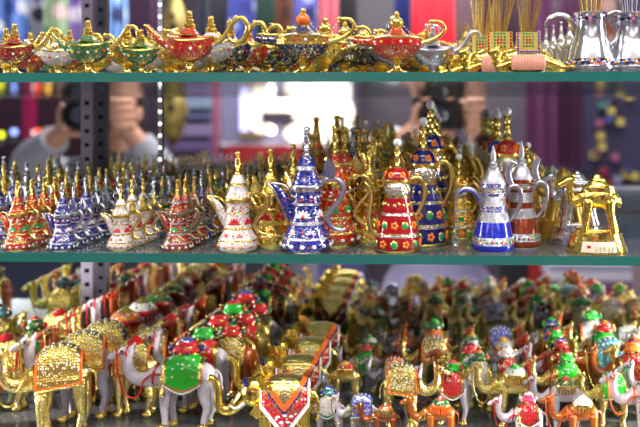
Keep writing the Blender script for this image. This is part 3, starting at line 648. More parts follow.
for u, Y, wd, rz in ((597, .034, 'large open silver jug with black gem bands on the top shelf', 0), (641, .04, 'large silver jug with a black gem collar cut by the right edge', .1)):
    e = make('silver_jug', BNO, (PX(u), Y, Z1), {'main': silver, 'trim': silver, 'bead': silver, 'b1': silver, 'b2': blkb, 'g1': blue_st, 'g2': white_st, 'g3': orange_st}, wd, 'jug', None, rz, (1.2, 1.2, .95), skip=('lid', 'drop_chain', 'thumb_lever'))
    m = MB()
    for i in range(5): m.tube([(-6+3*i, 0, 50), (-12+6*i, 0, 84)], [1.2, 1.6], 8, 'main', 1); m.ball((-12+6*i, 0, 86), (3.4, 2, 3.6))
    single('teaspoon_bundle', m, (PX(u), Y, Z1), {'main': gold if u < 600 else silver}, 'bundle of small gilt spoons standing in the %s jug' % ('large open silver' if u < 600 else 'right edge silver'), 'spoons')
for k in range(7):
    x = PX(584)-.004*k
    make('coffee_pot', DAL_LO, (x, .085+.034*k, Z1), {'main': silver_d, 'trim': silver_d, 'bead': silver_d, 'finial': silver_d, 'stud': white_st, 'flower': silver, 'stone': silver}, 'small dull silver pot, %s in the row left behind the open jug' % ORD[k], 'coffee pot', 'dull silver pots behind the jug', .0, .5, far=True)
# ------------------------------------------------------------------ ornamental camels and elephants on the lower shelf
def blanket(dx, w, zc, hfun, drop, nested=False, nx=14, na=14, nd=5, x0=0.):
    """saddle cloth laid over the back and hanging down both sides"""
    mb = MB(); rows = []; edgeL, edgeR = [], []
    for i in range(nx+1):
        x = -dx+2*dx*i/nx; h = hfun(x); d = drop(x/dx); row = []
        ww = w
        for k in range(nd): row.append((x+x0, -ww-.6, zc-d*(1-k/nd)))
        for k in range(na+1): a = -pi/2+pi*k/na; row.append((x+x0, ww*sin(a), zc+h*max(cos(a), 0)**.85))
        for k in range(nd): row.append((x+x0, ww+.6, zc-d*(k+1)/nd))
        rows.append(row); edgeL.append(row[0]); edgeR.append(row[-1])
    n = len(rows[0])
    def role(i, j):
        e = min(j, n-2-j); t = abs((i+.5)/nx*2-1)
        if nested:
            p, q = rows[i], rows[i+1]; z = (p[j][2]+p[j+1][2]+q[j][2]+q[j+1][2])/4; g = z-(zc-(drop((p[j][0]-x0)/dx)+drop((q[j][0]-x0)/dx))/2)
            return 'r3' if g < 15 else 'r4' if g < 16.5 else 'r2' if g < 19 else 'r1' if g < 26 else 'r4' if g < 27.2 else 'main'
        if e == 0 or t > 1-2.6/nx: return 'r1'
        return 'main'
    mb.grid(rows, False, role)
    base = list(mb.v); nf = len(mb.f)
    pipe = MB()
    for E in (edgeL, edgeR): pipe.tube(E, 1.0, 6, 'main', 1)
    for r in (rows[0], rows[-1]): pipe.tube(r, .9, 6, 'main', 1)
    for E, sg in ((edgeL, -1), (edgeR, 1)):
        pass
    beads = []
    for E, sg in ((edgeL, -1), (edgeR, 1)):
        bead = MB(); beads.append(bead)
        for i in range(0, nx):
            p, q = Vector(E[i]), Vector(E[i+1]); bead.ball((p+q)/2+Vector((0, sg*1.2, -1.4)), 1.2, 'main', 6, 4)
    return mb, pipe, beads
LEG = 44; ZC = LEG+14
def hump(x): return 14+14.5*math.exp(-((x-1)/11)**2)
cm = MB(); HZ = camel_body(cm, LEG, neck=4)
eyes = MB()
for y in (-1, 1): eyes.ball((-55, 4.9*y, HZ+1.6), (1.6, 1.1, 1.6), 'main', 8, 6)
hoof = []
for x, y in ((-19, -6), (-13.5+.6, 6), (16.5, -6), (18.5, 6)):
    q = MB(); q.ball((x, y, 2.4), (6, 4.6, 3.2), 'main', 10, 6); q.lathe([(3.9, 4), (4.3, 5), (3.6, 6.5)], 10, o=(x+1.6, y, 0)); hoof.append(q)
halter = MB(); halter.tube([(-60, 4.4*cos(a), HZ-3+4.6*sin(a)) for a in [2*pi*i/12 for i in range(13)]], .8, 6, 'main', 1)
halter.tube([(-50.5, 5.6*cos(a), HZ+6.3*sin(a)) for a in [2*pi*i/12 for i in range(13)]], .8, 6, 'main', 1); halter.tube([(-59.5, -4.5, HZ-2), (-51, -5.7, HZ)], .7, 6, 'main', 1); halter.tube([(-59.5, 4.5, HZ-2), (-51, 5.7, HZ)], .7, 6, 'main', 1)
rein = MB(); rein.tube([(-59, -4.4, HZ-3), (-58, -5.4, HZ-20), (-53, -7, HZ-40), (-45, -8, HZ-47), (-38, -9, HZ-42), (-35, -9.6, HZ-30), (-28, -10.5, HZ-22), (-16, -12.8, ZC+3)], 1.0, 8, 'main', 4)
colr = MB(); colr.tube([(-26+1.5*sin(a), 10.6*cos(a), LEG+13.2+10.8*sin(a)) for a in [2*pi*i/16 for i in range(17)]], 1.2, 6, 'main', 1)
bk, bp, bb = blanket(17, 13.6, ZC, hump, lambda t: 6+10*(1-abs(t)**1.6))
bk2, bp2, bb2 = blanket(20, 14.5, ZC, lambda x: 14+17*math.sqrt(max(0, 1-(x/22.5)**2)), lambda t: 7-2*t, nx=30, nd=8)
rs = MB()
for i in range(-2, 3):
    for j in (-1.15, -.72, -.3, .3, .72, 1.15):
        x = i*7+(3 if abs(j) == .72 else 0); h = 14+17*math.sqrt(max(0, 1-(x/22.5)**2))
        if abs(x) < 18: rs.ball((x, 14.7*sin(j), ZC+h*cos(j)**.85+.2), 1.1, 'main', 7, 5)
tassels = []
for y in (-1, 1): tas = MB(); tassels.append(tas); tas.ball((-17, 13.5*y, ZC-3), (4, 2, 4.5), 'main', 10, 6); tas.tube([(-17, 13.5*y, ZC-7), (-17.5, 14*y, ZC-20)], [1.6, 3.4], 8, 'main', 1)
seat = MB(); seat.lathe([(11, 0, 'main'), (12, 2, 'main'), (10.5, 5, 'a1'), (8, 8, 'a1'), (8.6, 9.5, 'main'), (6.5, 13, 'a2'), (3, 16, 'a2'), (.5, 17, 'a2')], 20, 1.15, .8, o=(1, 0, ZC+22))
sb_ = MB()
for i in range(14): a = 2*pi*i/14; sb_.ball((1+12.4*1.15*cos(a), 11*.9*sin(a), ZC+23.5), 1.7, ('g1', 'g2')[i % 2], 7, 5)
for x in (-12, 14): sb_.ball((x, 0, ZC+27), (3.6, 3.2, 4.2), 'g3', 10, 7); sb_.ball((x, 0, ZC+32), 2.2, 'g1', 8, 5)
hat = MB(); hat.lathe([(11, 0), (11.5, 1.2), (7, 4.5), (2.5, 7.5), (.5, 8.5)], 18, o=(1, 0, ZC+26))
dom = MB(); dom.lathe([(15, 0, 'r1'), (15.8, 2, 'r1'), (14.5, 5, 'main'), (12, 9, 'main'), (8, 12.5, 'a1'), (4, 15, 'a1'), (3, 17, 'a2'), (.5, 19, 'a2')], 22, 1.1, .95, o=(1, 0, ZC+12))
fr = MB()
for i in range(22): a = 2*pi*i/22; fr.tube([(1+17*cos(a), 14.6*sin(a), ZC+13), (1+17.6*cos(a), 15.4*sin(a), ZC+4)], [.9, 1.5], 6, 'main', 1)
common = [Part('camel_body', cm, [Part('eyes', eyes, ov={'main': black})]+[Part('hoof', h) for h in hoof], solid=1.05)]
tackp = [Part('halter', halter), Part('reins', rein), Part('chest_strap', colr)]
PRUG = common+tackp+[Part('jewelled_rug', bk2, [Part('rug_piping', bp2), *[Part('bead_fringe', q) for q in bb2], Part('rhinestones', rs, ov={'main': white_st})]), ]+[Part('tassel', q) for q in tassels]
PDRP = common+tackp+[Part('saddle_cloth', bk, [Part('cloth_piping', bp), *[Part('bead_fringe', q) for q in bb]]), Part('saddle', seat, [Part('saddle_beads', sb_)]), ]+[Part('tassel', q) for q in tassels]
PHAT = common+tackp+[Part('saddle_cloth', bk2, [Part('cloth_piping', bp2)]), Part('red_cap', hat)]
PDOM = common+tackp+[Part('dome_saddle', dom, [Part('saddle_fringe', fr)])]
KIT = {'rug': PRUG, 'drape': PDRP, 'cap': PHAT, 'dome': PDOM}
# elephant
eb = MB(); EL = 24
eb.ball((2, 0, EL+18), (26, 15, 18), seg=18, rings=12); eb.ball((-24, 0, EL+22), (13, 11, 14), seg=14, rings=10)
for x, y in ((-14, -8), (-11, 8), (18, -8), (20, 8)): eb.tube([(x, y, EL+14), (x, y, EL*.6), (x, y, 2)], [8.5, 6.5, 6.8], 12)
eb.tube([(-33, 0, EL+20), (-41, 0, EL+10), (-50, 0, EL+6), (-57, 0, EL+12), (-57, 0, EL+24), (-60, 0, EL+33), (-66, 0, EL+36)], [7.5, 5.8, 4.6, 4, 3.6, 3.3, 3.6], 12)
eb.tube([(27, 0, EL+22), (32, 0, EL+12), (32, 0, EL+2)], [2.2, 1.4, 2.2], 8)
ears = []
for y in (-1, 1):
    q = MB(); rows = []
    for i in range(9):
        t = i/8; a = R(100-230*t)
        rows.append([(-22+4*(1-s)+15*s*cos(a)*.8+3, y*(10.5+4.5*s+1.1*s*sin(i*pi)), EL+22+19*s*sin(a)) for s in (0, .25, .5, .75, 1)])
    q.grid(rows, False)
    for i in range(9): q.tube([rows[i][0], rows[i][2], rows[i][4]], [.8, 1.3, 1.5], 6, 'main', 2)
    ears.append(q)
tk = MB()
for y in (-1, 1): tk.tube([(-33, 6*y, EL+14), (-40, 7.5*y, EL+10), (-46, 7*y, EL+13)], [1.9, 1.5, .7], 8)
vb, vp, vbd = blanket(21, 16.2, EL+16, lambda x: 9+12*math.sqrt(max(0, 1-(x/25)**2)), lambda t: 0+27*(1-abs(t)), nested=True, nx=44, nd=16, na=30, x0=3)
hd = MB(); hd.tube([(-31, -8, EL+30), (-34, 0, EL+33), (-31, 8, EL+30)], 1.8, 8, 'main', 3)
vjs = [MB(), MB()]
for x, z in ((-3, 8), (3, 9), (9, 8), (3, -3), (0, 3), (6, 3)):
    for y in (-1, 1): vjs[y > 0].ball((x, y*17.0, EL+z-3), (2.1, .8, 1.2), 'main', 8, 5)
ELE = [Part('elephant_body', eb, solid=1.2)]+[Part('ear', e) for e in ears]+[Part('tusks', tk), Part('head_band', hd), Part('pointed_cloth', vb, [Part('cloth_piping', vp), *[Part('bead_fringe', q) for q in vbd], *[Part('cloth_motifs', q) for q in vjs]])]
jw = {'rug': ornate('jewelled_rug', (.92, .68, .17, 1), [W_, (1, .9, .6, 1), (1, .85, .4, 1), c(255, 250, 240)], (.75, .5, .1, 1), 430, .26, 1., .36, .06, 0, .6, 1.),
      'white': ornate('jewelled_white_cloth', c(235, 232, 235), [RD, BL, W_, GN], GOLDC, 260, .25, 0, .34, .05, .8, .5, .5),
      'green': ornate('jewelled_green_cloth', c(40, 185, 45), [W_, c(200, 255, 200)], None, 230, .18, 0, .28, .05, 1, .6, .3),
      'dgreen': ornate('jewelled_dark_green_cloth', c(15, 110, 55), [W_, RD], GOLDC, 240, .18, 0, .28, .05, 1, .5, .3),
      'blue': ornate('jewelled_blue_cloth', c(60, 70, 190), [W_, c(200, 210, 255)], W_, 260, .18, 0, .3, .06, 1, .7, .3),
      'red': ornate('jewelled_red_cloth', c(215, 25, 50), [W_, c(255, 200, 210), GN], GOLDC, 240, .18, 0, .3, .04, 1, .6, .3),
      'orange': ornate('jewelled_orange_cloth', c(235, 120, 30), [W_, BL, W_], GOLDC, 240, .18, 0, .3, .05, 1, .6, .3),
      'black': ornate('jewelled_black_cloth', c(30, 25, 30), [W_, RD, GN], GOLDC, 240, .18, 0, .3, .05, 1, .6, .3),
      'teal': ornate('jewelled_teal_cloth', c(60, 150, 160), [W_, BL, W_], SILC, 240, .18, 0, .3, .05, 1, .6, .3)}
JP = {'plain_'+k: jw[v] for k, v in dict(red='red', green='green', dgreen='dgreen', navy='blue', blue='blue', white='white', orange='orange', black='black', teal='teal').items()}
NAMEC = {'white': 'white', 'brown': 'brown', 'orange': 'amber', 'gold': 'gold', 'shiny': 'smooth gold', 'silver': 'silver', 'ggold': 'olive'}
def camel(x, Y, H, kit, coat, cloth, a1, a2, pip, tack, label, group=None, rz=0., kx=1., far=False, skip=(), z=Z3):
    k = H/106.
    m = {'main': COAT[coat], 'hoof': gold, 'halter': tack, 'reins': tack, 'chest_strap': tack, 'cloth_piping': pip, 'rug_piping': pip, 'bead_fringe': white_st if cloth != 'rug' else gold_b, 'saddle_fringe': pip,
         'jewelled_rug': jw[cloth], 'saddle_cloth': jw[cloth], 'dome_saddle': jw[cloth], 'r1': pip, 'a1': JP.get(a1.name, a1), 'a2': JP.get(a2.name, a2), 'g1': gold, 'g2': black, 'g3': a2, 'tassel': gold_b, 'saddle': a1, 'red_cap': PLAIN['red']}
    return make('camel_figurine', KIT[kit], (x, Y, z), m, label, 'camel figurine', group, rz, (k*kx, k, k), far=far, skip=skip)
tr, tg, tb, to = PLAIN['red'], gold, PLAIN['black'], PLAIN['orange']
def at(u, Y): return P(u, AY, Y).x
# left herd: big camels under jewelled rugs
spec = [('gold', 'orange', 'large textured gold camel with a domed jewelled rug piped in orange, at the front left'), ('white', 'orange', 'white camel with gold muzzle ring and jewelled gold rug, second in the left herd'),
        ('brown', 'black', 'brown-headed camel with jewelled gold rug, third in the left herd'), ('gold', 'red', 'gold camel with orange domed saddle, fourth in the left herd'), ('white', 'red', 'white camel with white domed saddle, fifth in the left herd'), ('brown', 'red', 'brown camel with dark green dome, last in the left herd by the mirror')]
for k, (ct, pp, lb_) in enumerate(spec):
    camel(at(62, .075)+.0035*k, .072+.05*k, 122 if k < 3 else 128, 'rug' if k < 3 else 'dome', ct, 'rug' if k < 3 else ('orange', 'white', 'dgreen')[k-3], gold, gold, PLAIN[pp], gold if k < 3 else tr, lb_, 'camels of the left herd', .32 if k < 3 else .1, 1.)
spec = [('white', 'green', 'red', 'navy', 'white camel with bright green jewelled cloth and red rein, standing at the shelf front'), ('white', 'red', 'green', 'black', 'white camel with red cloth and dark bead saddle, second behind the green-clothed one'),
        ('brown', 'dgreen', 'red', 'black', 'brown camel with dark green cloth, third behind the green-clothed white one'), ('white', 'orange', 'green', 'red', 'white camel with orange cloth, fourth behind the green-clothed one'), ('brown', 'green', 'red', 'navy', 'brown camel with green cloth, last behind the green-clothed white one')]
for k, (ct, cl, a, b, lb_) in enumerate(spec):
    camel(at(186, .1)+.004*k, .098+.052*k, 112+2*k, 'drape', ct, cl, PLAIN[a], PLAIN[b], gold, tr, lb_, 'camels with coloured saddle cloths', .03, 1.22 if k == 0 else 1.05)
spec = [('gold', 'cap', 'rug', 'gold camel wearing a red cap on its hump between left herd and white camels'), ('brown', 'rug', 'rug', 'brown camel with gold rug behind the red-capped gold one'), ('white', 'cap', 'rug', 'white camel with a red cap on its hump behind the brown one'), ('brown', 'cap', 'rug', 'brown camel with a red cap near the mirror in the middle row')]
for k, (ct, kt, cl, lb_) in enumerate(spec):
    camel(at(134, .13)+.003*k, .132+.052*k, 108, kt, ct, cl, gold, gold, PLAIN['orange'], tr, lb_, 'camels of the middle row on the left', .05, .95)
spec = [('brown', 'cap', 'orange'), ('gold', 'cap', 'rug'), ('brown', 'drape', 'dgreen'), ('gold', 'cap', 'rug')]
for k, (ct, kt, cl) in enumerate(spec):
    camel(at(-30, .08)+.004*k, .085+.06*k, 106, kt, ct, cl, PLAIN['dgreen'], tr, PLAIN['red'], gold, '%s camel with %s, %s along the left edge of the lower shelf' % (NAMEC[ct], {'rug': 'gold rug', 'cap': 'red cap', 'drape': 'green cloth'}[kt], ORD[k]), 'camels along the left edge', .05)
for k in range(4):
    camel(at(-88, .1)+.004*k, .12+.046*k, 108, ('cap', 'drape')[k % 2], ('ggold', 'brown', 'gold')[k % 3], ('rug', 'dgreen', 'teal')[k % 3], PLAIN['teal'], PLAIN['black'], gold, gold, '%s camel %s, %s in the row beside the left edge row' % (NAMEC[('ggold', 'brown', 'gold')[k % 3]], ('with red cap', 'with dark bead saddle')[k % 2], ORD[k].replace('front', 'first')), 'camels in the second row from the left', .05)
for k, (ct, cl) in enumerate((('brown', 'black'), ('ggold', 'dgreen'), ('brown', 'rug'))):
    camel(at(-150, .2)+.004*k, .17+.06*k, 108, 'drape', ct, cl, PLAIN['black'], PLAIN['dgreen'], gold, gold, '%s camel with %s cloth deep in the left corner, %s towards the mirror' % (NAMEC[ct], {'black': 'black', 'dgreen': 'dark green', 'rug': 'gold'}[cl], ORD[k]), 'camels in the left corner', .05)
for k, (ct, cl, kt) in enumerate((('brown', 'rug', 'drape'), ('gold', 'red', 'drape'), ('white', 'black', 'drape'))):
    camel(at(232, .18)+.004*k, .178+.056*k, 108, kt, ct, cl, PLAIN['red'], PLAIN['dgreen'], gold, gold, '%s camel with %s cloth, %s in the row between white camels and elephants' % (NAMEC[ct], {'rug': 'gold', 'red': 'red', 'black': 'black'}[cl], ORD[k]), 'camels between the white ones and the elephants', .05)
# elephants
for k in range(4):
    make('elephant_figurine', ELE, (at(283, .065)+.0015*k, .062+.072*k, Z3), {'main': gold_h if k < 4 else gold, 'pointed_cloth': gold_f, 'cloth_piping': white_st, 'bead_fringe': white_st, 'cloth_motifs': white_st, 'r1': PLAIN['orange'], 'r2': PLAIN['navy'], 'r3': jw['red'], 'r4': gold, 'head_band': PLAIN['navy'], 'tusks': pearl},
         'gold elephant with raised trunk and pointed red cloth, %s' % ('at the front of its row' if k == 0 else '%s in the row going back' % ORD[k]), 'elephant figurine', 'gold elephants with pointed cloths', .12, 1.2)
# small camels on the right
def small(u, Y, H, kit, coat, cloth, a, b, pip, tack, txt, rz=0., group=None, kx=1., far=False):
    return camel(at(u, Y), Y, H, kit, coat, cloth, PLAIN[a], PLAIN[b], pip, tack, txt, group, rz, kx, far)
G_, GR, OG, WT = gold, PLAIN['dgreen'], PLAIN['orange'], PLAIN['white']
small(328, .075, 62, 'drape', 'white', 'white', 'teal', 'blue', GR, G_, 'small white camel with white cloth edged in green, right of the elephants')
small(318, .135, 64, 'rug', 'silver', 'teal', 'teal', 'red', OG, G_, 'small silver camel under a pale blue cloth edged in orange')
small(362, .07, 60, 'rug', 'white', 'blue', 'orange', 'red', GR, G_, 'small white camel with blue cloth framed in orange and green')
small(385, .06, 54, 'dome', 'brown', 'orange', 'red', 'teal', G_, G_, 'small brown camel with blue-spotted domed saddle at the front')
camel(at(402, .1), .105, 88, 'rug', 'gold', 'rug', gold, gold, PLAIN['orange'], PLAIN['brown'], 'textured gold camel facing right with a gold rug piped in orange', None, pi, .95)
small(440, .055, 66, 'dome', 'orange', 'dgreen', 'red', 'red', PLAIN['orange'], G_, 'small amber camel with green and white domed saddle and orange fringe')
small(345, .17, 66, 'dome', 'gold', 'red', 'yellow', 'red', G_, G_, 'small gold camel with red and yellow domed saddle')
small(395, .18, 68, 'rug', 'white', 'orange', 'blue', 'blue', GR, GR, 'small white camel with orange and blue cloth edged in green')
small(452, .12, 80, 'drape', 'white', 'red', 'green', 'pink', G_, PLAIN['maroon'], 'white camel with pink and green saddle behind the amber one')
small(470, .175, 84, 'drape', 'brown', 'green', 'red', 'maroon', G_, PLAIN['maroon'], 'brown camel with a green cloth behind the pink-saddled white one')
small(528, .055, 66, 'drape', 'white', 'red', 'pink', 'white', G_, PLAIN['red'], 'white camel with long lowered neck and pink-red cloth at the front')
small(514, .115, 86, 'dome', 'gold', 'white', 'green', 'red', G_, G_, 'gold camel with white jewelled dome topped in green and red')
small(565, .105, 74, 'dome', 'white', 'dgreen', 'red', 'green', G_, PLAIN['brown'], 'white camel with green dome and brown reins beside the gold one')
small(582, .055, 70, 'dome', 'orange', 'white', 'white', 'orange', G_, PLAIN['orange'], 'amber camel with white jewelled dome fringed in gold at the front right')
small(612, .12, 72, 'rug', 'gold', 'green', 'blue', 'green', G_, G_, 'small gold camel in a long bright green cloth')
small(652, .085, 88, 'drape', 'white', 'green', 'orange', 'maroon', OG, PLAIN['orange'], 'white camel with orange rein and green square cloth at the right edge')
small(632, .155, 98, 'drape', 'brown', 'red', 'orange', 'maroon', G_, G_, 'brown camel with tall red and orange stacked saddle near the right edge')
for k, (a, b) in enumerate((('green', 'red'), ('red', 'navy'), ('green', 'red'), ('navy', 'green'))):
    camel(at(566, .15)+.001*k, .15+.05*k, 84, 'drape', ('gold', 'white', 'brown', 'gold')[k], ('green', 'red', 'green', 'blue')[k], PLAIN[a], PLAIN[b], gold, tr, '%s camel with %s cloth, %s in the line behind the amber white-domed one' % (NAMEC[('gold', 'white', 'brown', 'gold')[k]], ('green', 'red', 'green', 'blue')[k], ORD[k]), 'camels in line behind the amber one', .1)
rnd = random.Random(11)
cols = [(345, 68, .22), (392, 70, .235), (436, 80, .225), (486, 76, .165), (522, 82, .17), (608, 78, .175), (655, 88, .20), (700, 84, .13), (752, 84, .15), (800, 86, .20)]
kits = ['drape', 'dome', 'rug', 'drape']; coats = ['white', 'brown', 'gold', 'orange', 'ggold', 'white', 'gold']; cl = ['green', 'white', 'orange', 'white', 'blue', 'dgreen', 'teal', 'red', 'rug']
aw = ['red', 'green', 'orange', 'dgreen', 'white', 'yellow', 'teal']
for ci, (u, H, Y0) in enumerate(cols):
    k = 0; Y = Y0
    while Y < D-.03:
        x = at(u, Y0) if False else PX(u)
        ct, kt, cc = coats[(ci*3+k*2) % 7], kits[(ci+k) % 4], cl[(ci*4+k*3) % 9]
        camel(x+rnd.uniform(-.004, .004), Y, H*rnd.uniform(.93, 1.08), kt, ct, cc, PLAIN[aw[(ci+k) % 7]], PLAIN[aw[(ci*2+k+3) % 7]], (gold, GR, OG)[(ci+k) % 3], (gold, tr, GR)[(k+ci*2) % 3],
              '%s camel with %s %s, %s the mirror in the %s row past the elephants' % (NAMEC[ct], {'rug': 'gold', 'dgreen': 'dark-green'}.get(cc, cc), {'dome': 'dome', 'rug': 'rug', 'drape': 'cloth'}[kt], 'nearest' if Y+.056 >= D-.03 else ORD[int((D-.03-Y)/.056)]+' from', ORD[ci].replace('front', 'first')),
              'small camels in row %s from the elephants' % ORD[ci].replace('front', 'first'), rnd.uniform(-.15, .15), far=Y > .27)
        Y += .056; k += 1

# ------------------------------------------------------------------ the shop on the customers' side (seen in the mirror)
FZ, CZ = -1.42, 1.85
plaster = mat('shop_plaster', c(140, 135, 150), 0, .7, bump=(8, .1))
dark = mat('shop_dark_panel', c(62, 52, 66), 0, .5, bump=(8, .1))
def slab(name, o, h, m, **kw):
    mb = MB(); mb.box((0, 0, 0), [q*1000 for q in h]); return single(name, mb, o, {'main': m}, kind='structure', **kw)
slab('floor', (-.3, -2.1, FZ-.03), (3.2, 2.9, .03), mat('shop_floor_tile', c(150, 140, 130), 0, .25, bump=(3, .1)))
slab('ceiling', (-.3, -2.1, CZ+.03), (3.2, 2.9, .03), mat('shop_ceiling', c(190, 188, 190), 0, .8, bump=(3, .1)))
slab('wall_front', (-.3, -4.75, .2), (3.2, .03, 1.7), dark); slab('wall_left', (-3.5, -2.1, .2), (.03, 2.9, 1.7), plaster); slab('wall_right', (2.9, -2.1, .2), (.03, 2.9, 1.7), plaster)
def garment(u0, u1, v0, v1, Y, m, label, gi, folds=5, hanger=True):
    a, b = RV(u0, v0, Y), RV(u1, v1, Y); W = abs(b.x-a.x)*1000; H = (a.z-b.z)*1000; rn = random.Random(gi)
    e = bpy.data.objects.new('hanging_garment', None); COL.objects.link(e); e.location = ((a.x+b.x)/2, Y, b.z); tag(e, label, 'garment', 'clothes hanging in the shop')
    mb = MB(); rows = []; n = 28; ph = rn.uniform(0, 6)
    for i in range(11):
        t = i/10; z = H*t; ww = W*.5*(1.0-.12*t) if t < .85 else W*.5*(.88-.55*(t-.85)/.15)
        f = lambda q: (14+18*(1-t))*sin(q*folds*2*pi+ph+.6*t)
        fr_ = [(-ww+2*ww*j/n, -25+f(j/n), z+(10*sin(j/n*9) if i == 0 else 0)) for j in range(n+1)]
        bk_ = [(p[0], 25+f(1-j/n)*.6, p[2]) for j, p in enumerate(reversed(fr_))]
        rows.append(fr_+bk_)
    mb.grid(rows, True, 'main', True, True)
    single('cloth', mb, (0, 0, 0), {'main': m}, parent=e)
    hg = MB(); hg.tube([(-W*.16, 0, H-4), (0, 0, H+30), (W*.16, 0, H-4)], 6, 8, 'main', 2); hg.tube([(0, 0, H+28), (0, 0, H+60), (22, 0, H+80), (40, 0, H+60)], 3, 6, 'main', 3)
    single('hanger', hg, (0, 0, 0), {'main': silver}, parent=e)
def fab(n, base, spots=None, sc=12):
    return ornate('fabric_'+n, c(*base), [c(*s) for s in (spots or [base])], None, sc, .8, 0, .5, dens=.6, coat=0, strength=.1)
gs = [(-8, 26, -20, 60, 'blue and white print', fab('blueprint', (90, 125, 200), [(235, 235, 245), (60, 80, 160)])), (27, 46, -15, 66, 'white print', fab('whiteprint', (200, 200, 215), [(120, 110, 160), (60, 60, 80)])),
      (46, 66, -20, 64, 'green and cream print', fab('greenprint', (150, 175, 140), [(60, 120, 70), (220, 190, 190)])), (66, 82, -20, 66, 'lilac print', fab('lilac', (150, 120, 190), [(90, 70, 150), (230, 220, 240)])),
      (102, 128, -20, 68, 'sky blue', fab('sky', (120, 160, 220), [(180, 205, 240), (60, 60, 110)])), (128, 156, -20, 92, 'dark purple', fab('plum', (44, 8, 46))), (196, 212, -20, 62, 'charcoal blue', fab('charcoal', (28, 30, 48))),
      (212, 230, -20, 64, 'dusky grey', fab('dusk', (42, 42, 58))), (230, 256, -20, 60, 'blue and white patterned', fab('china', (60, 68, 150), [(150, 160, 205), (50, 55, 130)])), (257, 274, -20, 70, 'dark green', fab('bottle', (15, 50, 42))),
      (275, 292, -20, 66, 'rust orange', fab('rust', (90, 42, 24), [(60, 30, 25)])), (294, 318, -20, 66, 'blue flowered', fab('flowered', (80, 88, 160), [(165, 165, 200), (40, 45, 100)])), (319, 338, -20, 42, 'rose pink', fab('rose', (180, 85, 100))),
      (339, 358, -20, 72, 'black', fab('blackcloth', (22, 20, 24))), (394, 411, -20, 44, 'royal blue', fab('royal', (24, 36, 105))), (411, 455, -20, 44, 'bright red', fab('scarlet', (232, 10, 36))), (456, 474, -20, 42, 'grey pink', fab('ashrose', (110, 80, 92))),
      (476, 522, -20, 62, 'dark wine', fab('wine', (42, 12, 34))), (524, 556, -20, 172, 'deep magenta', fab('magenta', (66, 8, 56))), (556, 584, -20, 168, 'dark magenta', fab('magenta2', (56, 8, 48))), (588, 616, -20, 60, 'coral', fab('coral', (110, 55, 40), [(150, 120, 115)])), (617, 650, -20, 60, 'navy', fab('navyc', (40, 35, 75)))]
for i, (u0, u1, v0, v1, wd, m) in enumerate(gs):
    garment(u0, u1, v0, v1, -2.6-.12*(i % 2), m, wd+' garment hanging on a rail, seen in the mirror', i, 2+i % 3)
def rail(u0, u1, label):
    a, b = RV(u0, -40, -2.66), RV(u1, -40, -2.66); mb = MB(); L = (b.x-a.x)*500
    mb.tube([(-L, 0, 0), (L, 0, 0)], 13, 10, 'main', 1)
    for x in (-L+20, L-20): mb.tube([(x, 0, 0), (x, 0, (CZ-a.z)*1000)], 10, 8, 'main', 1)
    single('clothes_rail', mb, ((a.x+b.x)/2, -2.66, a.z), {'main': silver}, label, 'clothes rail')
rail(-40, 345, 'long chrome clothes rail hung with garments, seen in the mirror'); rail(380, 660, 'chrome clothes rail hung with red and purple garments, seen in the mirror')
def block(name, u0, u1, v0, v1, Y, dep, m, label, cat, kids=()):
    a, b = RV(u0, v0, Y), RV(u1, v1, Y); mb = MB(); mb.box((0, 0, 0), ((b.x-a.x)*500, dep*500, (a.z-b.z)*500))
    return single(name, mb, ((a.x+b.x)/2, Y-dep/2, (a.z+b.z)/2), {'main': m}, label, cat)
# lit showcase
lit = mat('showcase_light', c(255, 240, 215), 0, .5, emit=((1, .90, .74, 1), 1.1)); bul = mat('neon_violet', c(190, 190, 255), 0, .4, emit=((.62, .60, 1, 1), 1.5))
e = block('lit_showcase', 216, 352, 60, 330, -3.9, .5, mat('showcase_body', c(135, 130, 155), 0, .4, .3), 'tall lit display case across the shop, seen in the mirror', 'display case')
ex, ey, ez = e.location
def onto(par, name, u0, u1, v0, v1, Y, dep, m, rd=0):
    a, b = RV(u0, v0, Y), RV(u1, v1, Y); mb = MB()
    if rd: mb.ball((0, 0, 0), ((b.x-a.x)*500, dep*500, (a.z-b.z)*500), 'main', 16, 10)
    else: mb.box((0, 0, 0), ((b.x-a.x)*500, dep*500, (a.z-b.z)*500))
    o = single(name, mb, (0, 0, 0), {'main': m}, parent=par); o.location = Vector(((a.x+b.x)/2, Y, (a.z+b.z)/2))-par.location; return o
for q in ((248, 296, 94, 118), (262, 300, 92, 112), (290, 330, 98, 124), (316, 354, 94, 130), (250, 272, 114, 134), (300, 346, 116, 142), (284, 308, 124, 142), (330, 352, 120, 142)): onto(e, 'glowing_shade', *q, -3.88, .03, lit, 1)
onto(e, 'round_bulb', 267, 275, 126, 134, -3.84, .04, mat('bulb', W_, 0, .4, emit=((1, .95, .8, 1), 9)), 1); onto(e, 'round_bulb', 286, 293, 104, 111, -3.84, .04, MATS['bulb'], 1)
onto(e, 'dark_shelf', 262, 292, 112, 124, -3.86, .05, dark)
onto(e, 'shelf_row', 222, 348, 143, 146, -3.84, .1, mat('pale_shelf', c(190, 195, 205), 0, .5)); onto(e, 'neon_tube', 241, 248, 84, 131, -3.8, .05, bul)
onto(e, 'amber_row', 240, 262, 133, 138, -3.84, .05, gold_d)
block('red_counter', 224, 300, 146, 240, -3.3, .4, mat('red_laminate', c(150, 10, 22), 0, .3, .5), 'low red counter in front of the lit display case, seen in the mirror', 'counter')
block('door_frame', 213, 217, 40, 330, -3.2, .06, mat('red_paint', c(150, 60, 85), 0, .5), 'thin dusty red door post, seen in the mirror', 'door post')
block('shelf_unit', 160, 212, 75, 330, -3.62, .25, mat('lilac_laminate', c(112, 105, 148), 0, .5), 'lilac grey shelf unit with stacked goods, seen in the mirror', 'shelf unit')
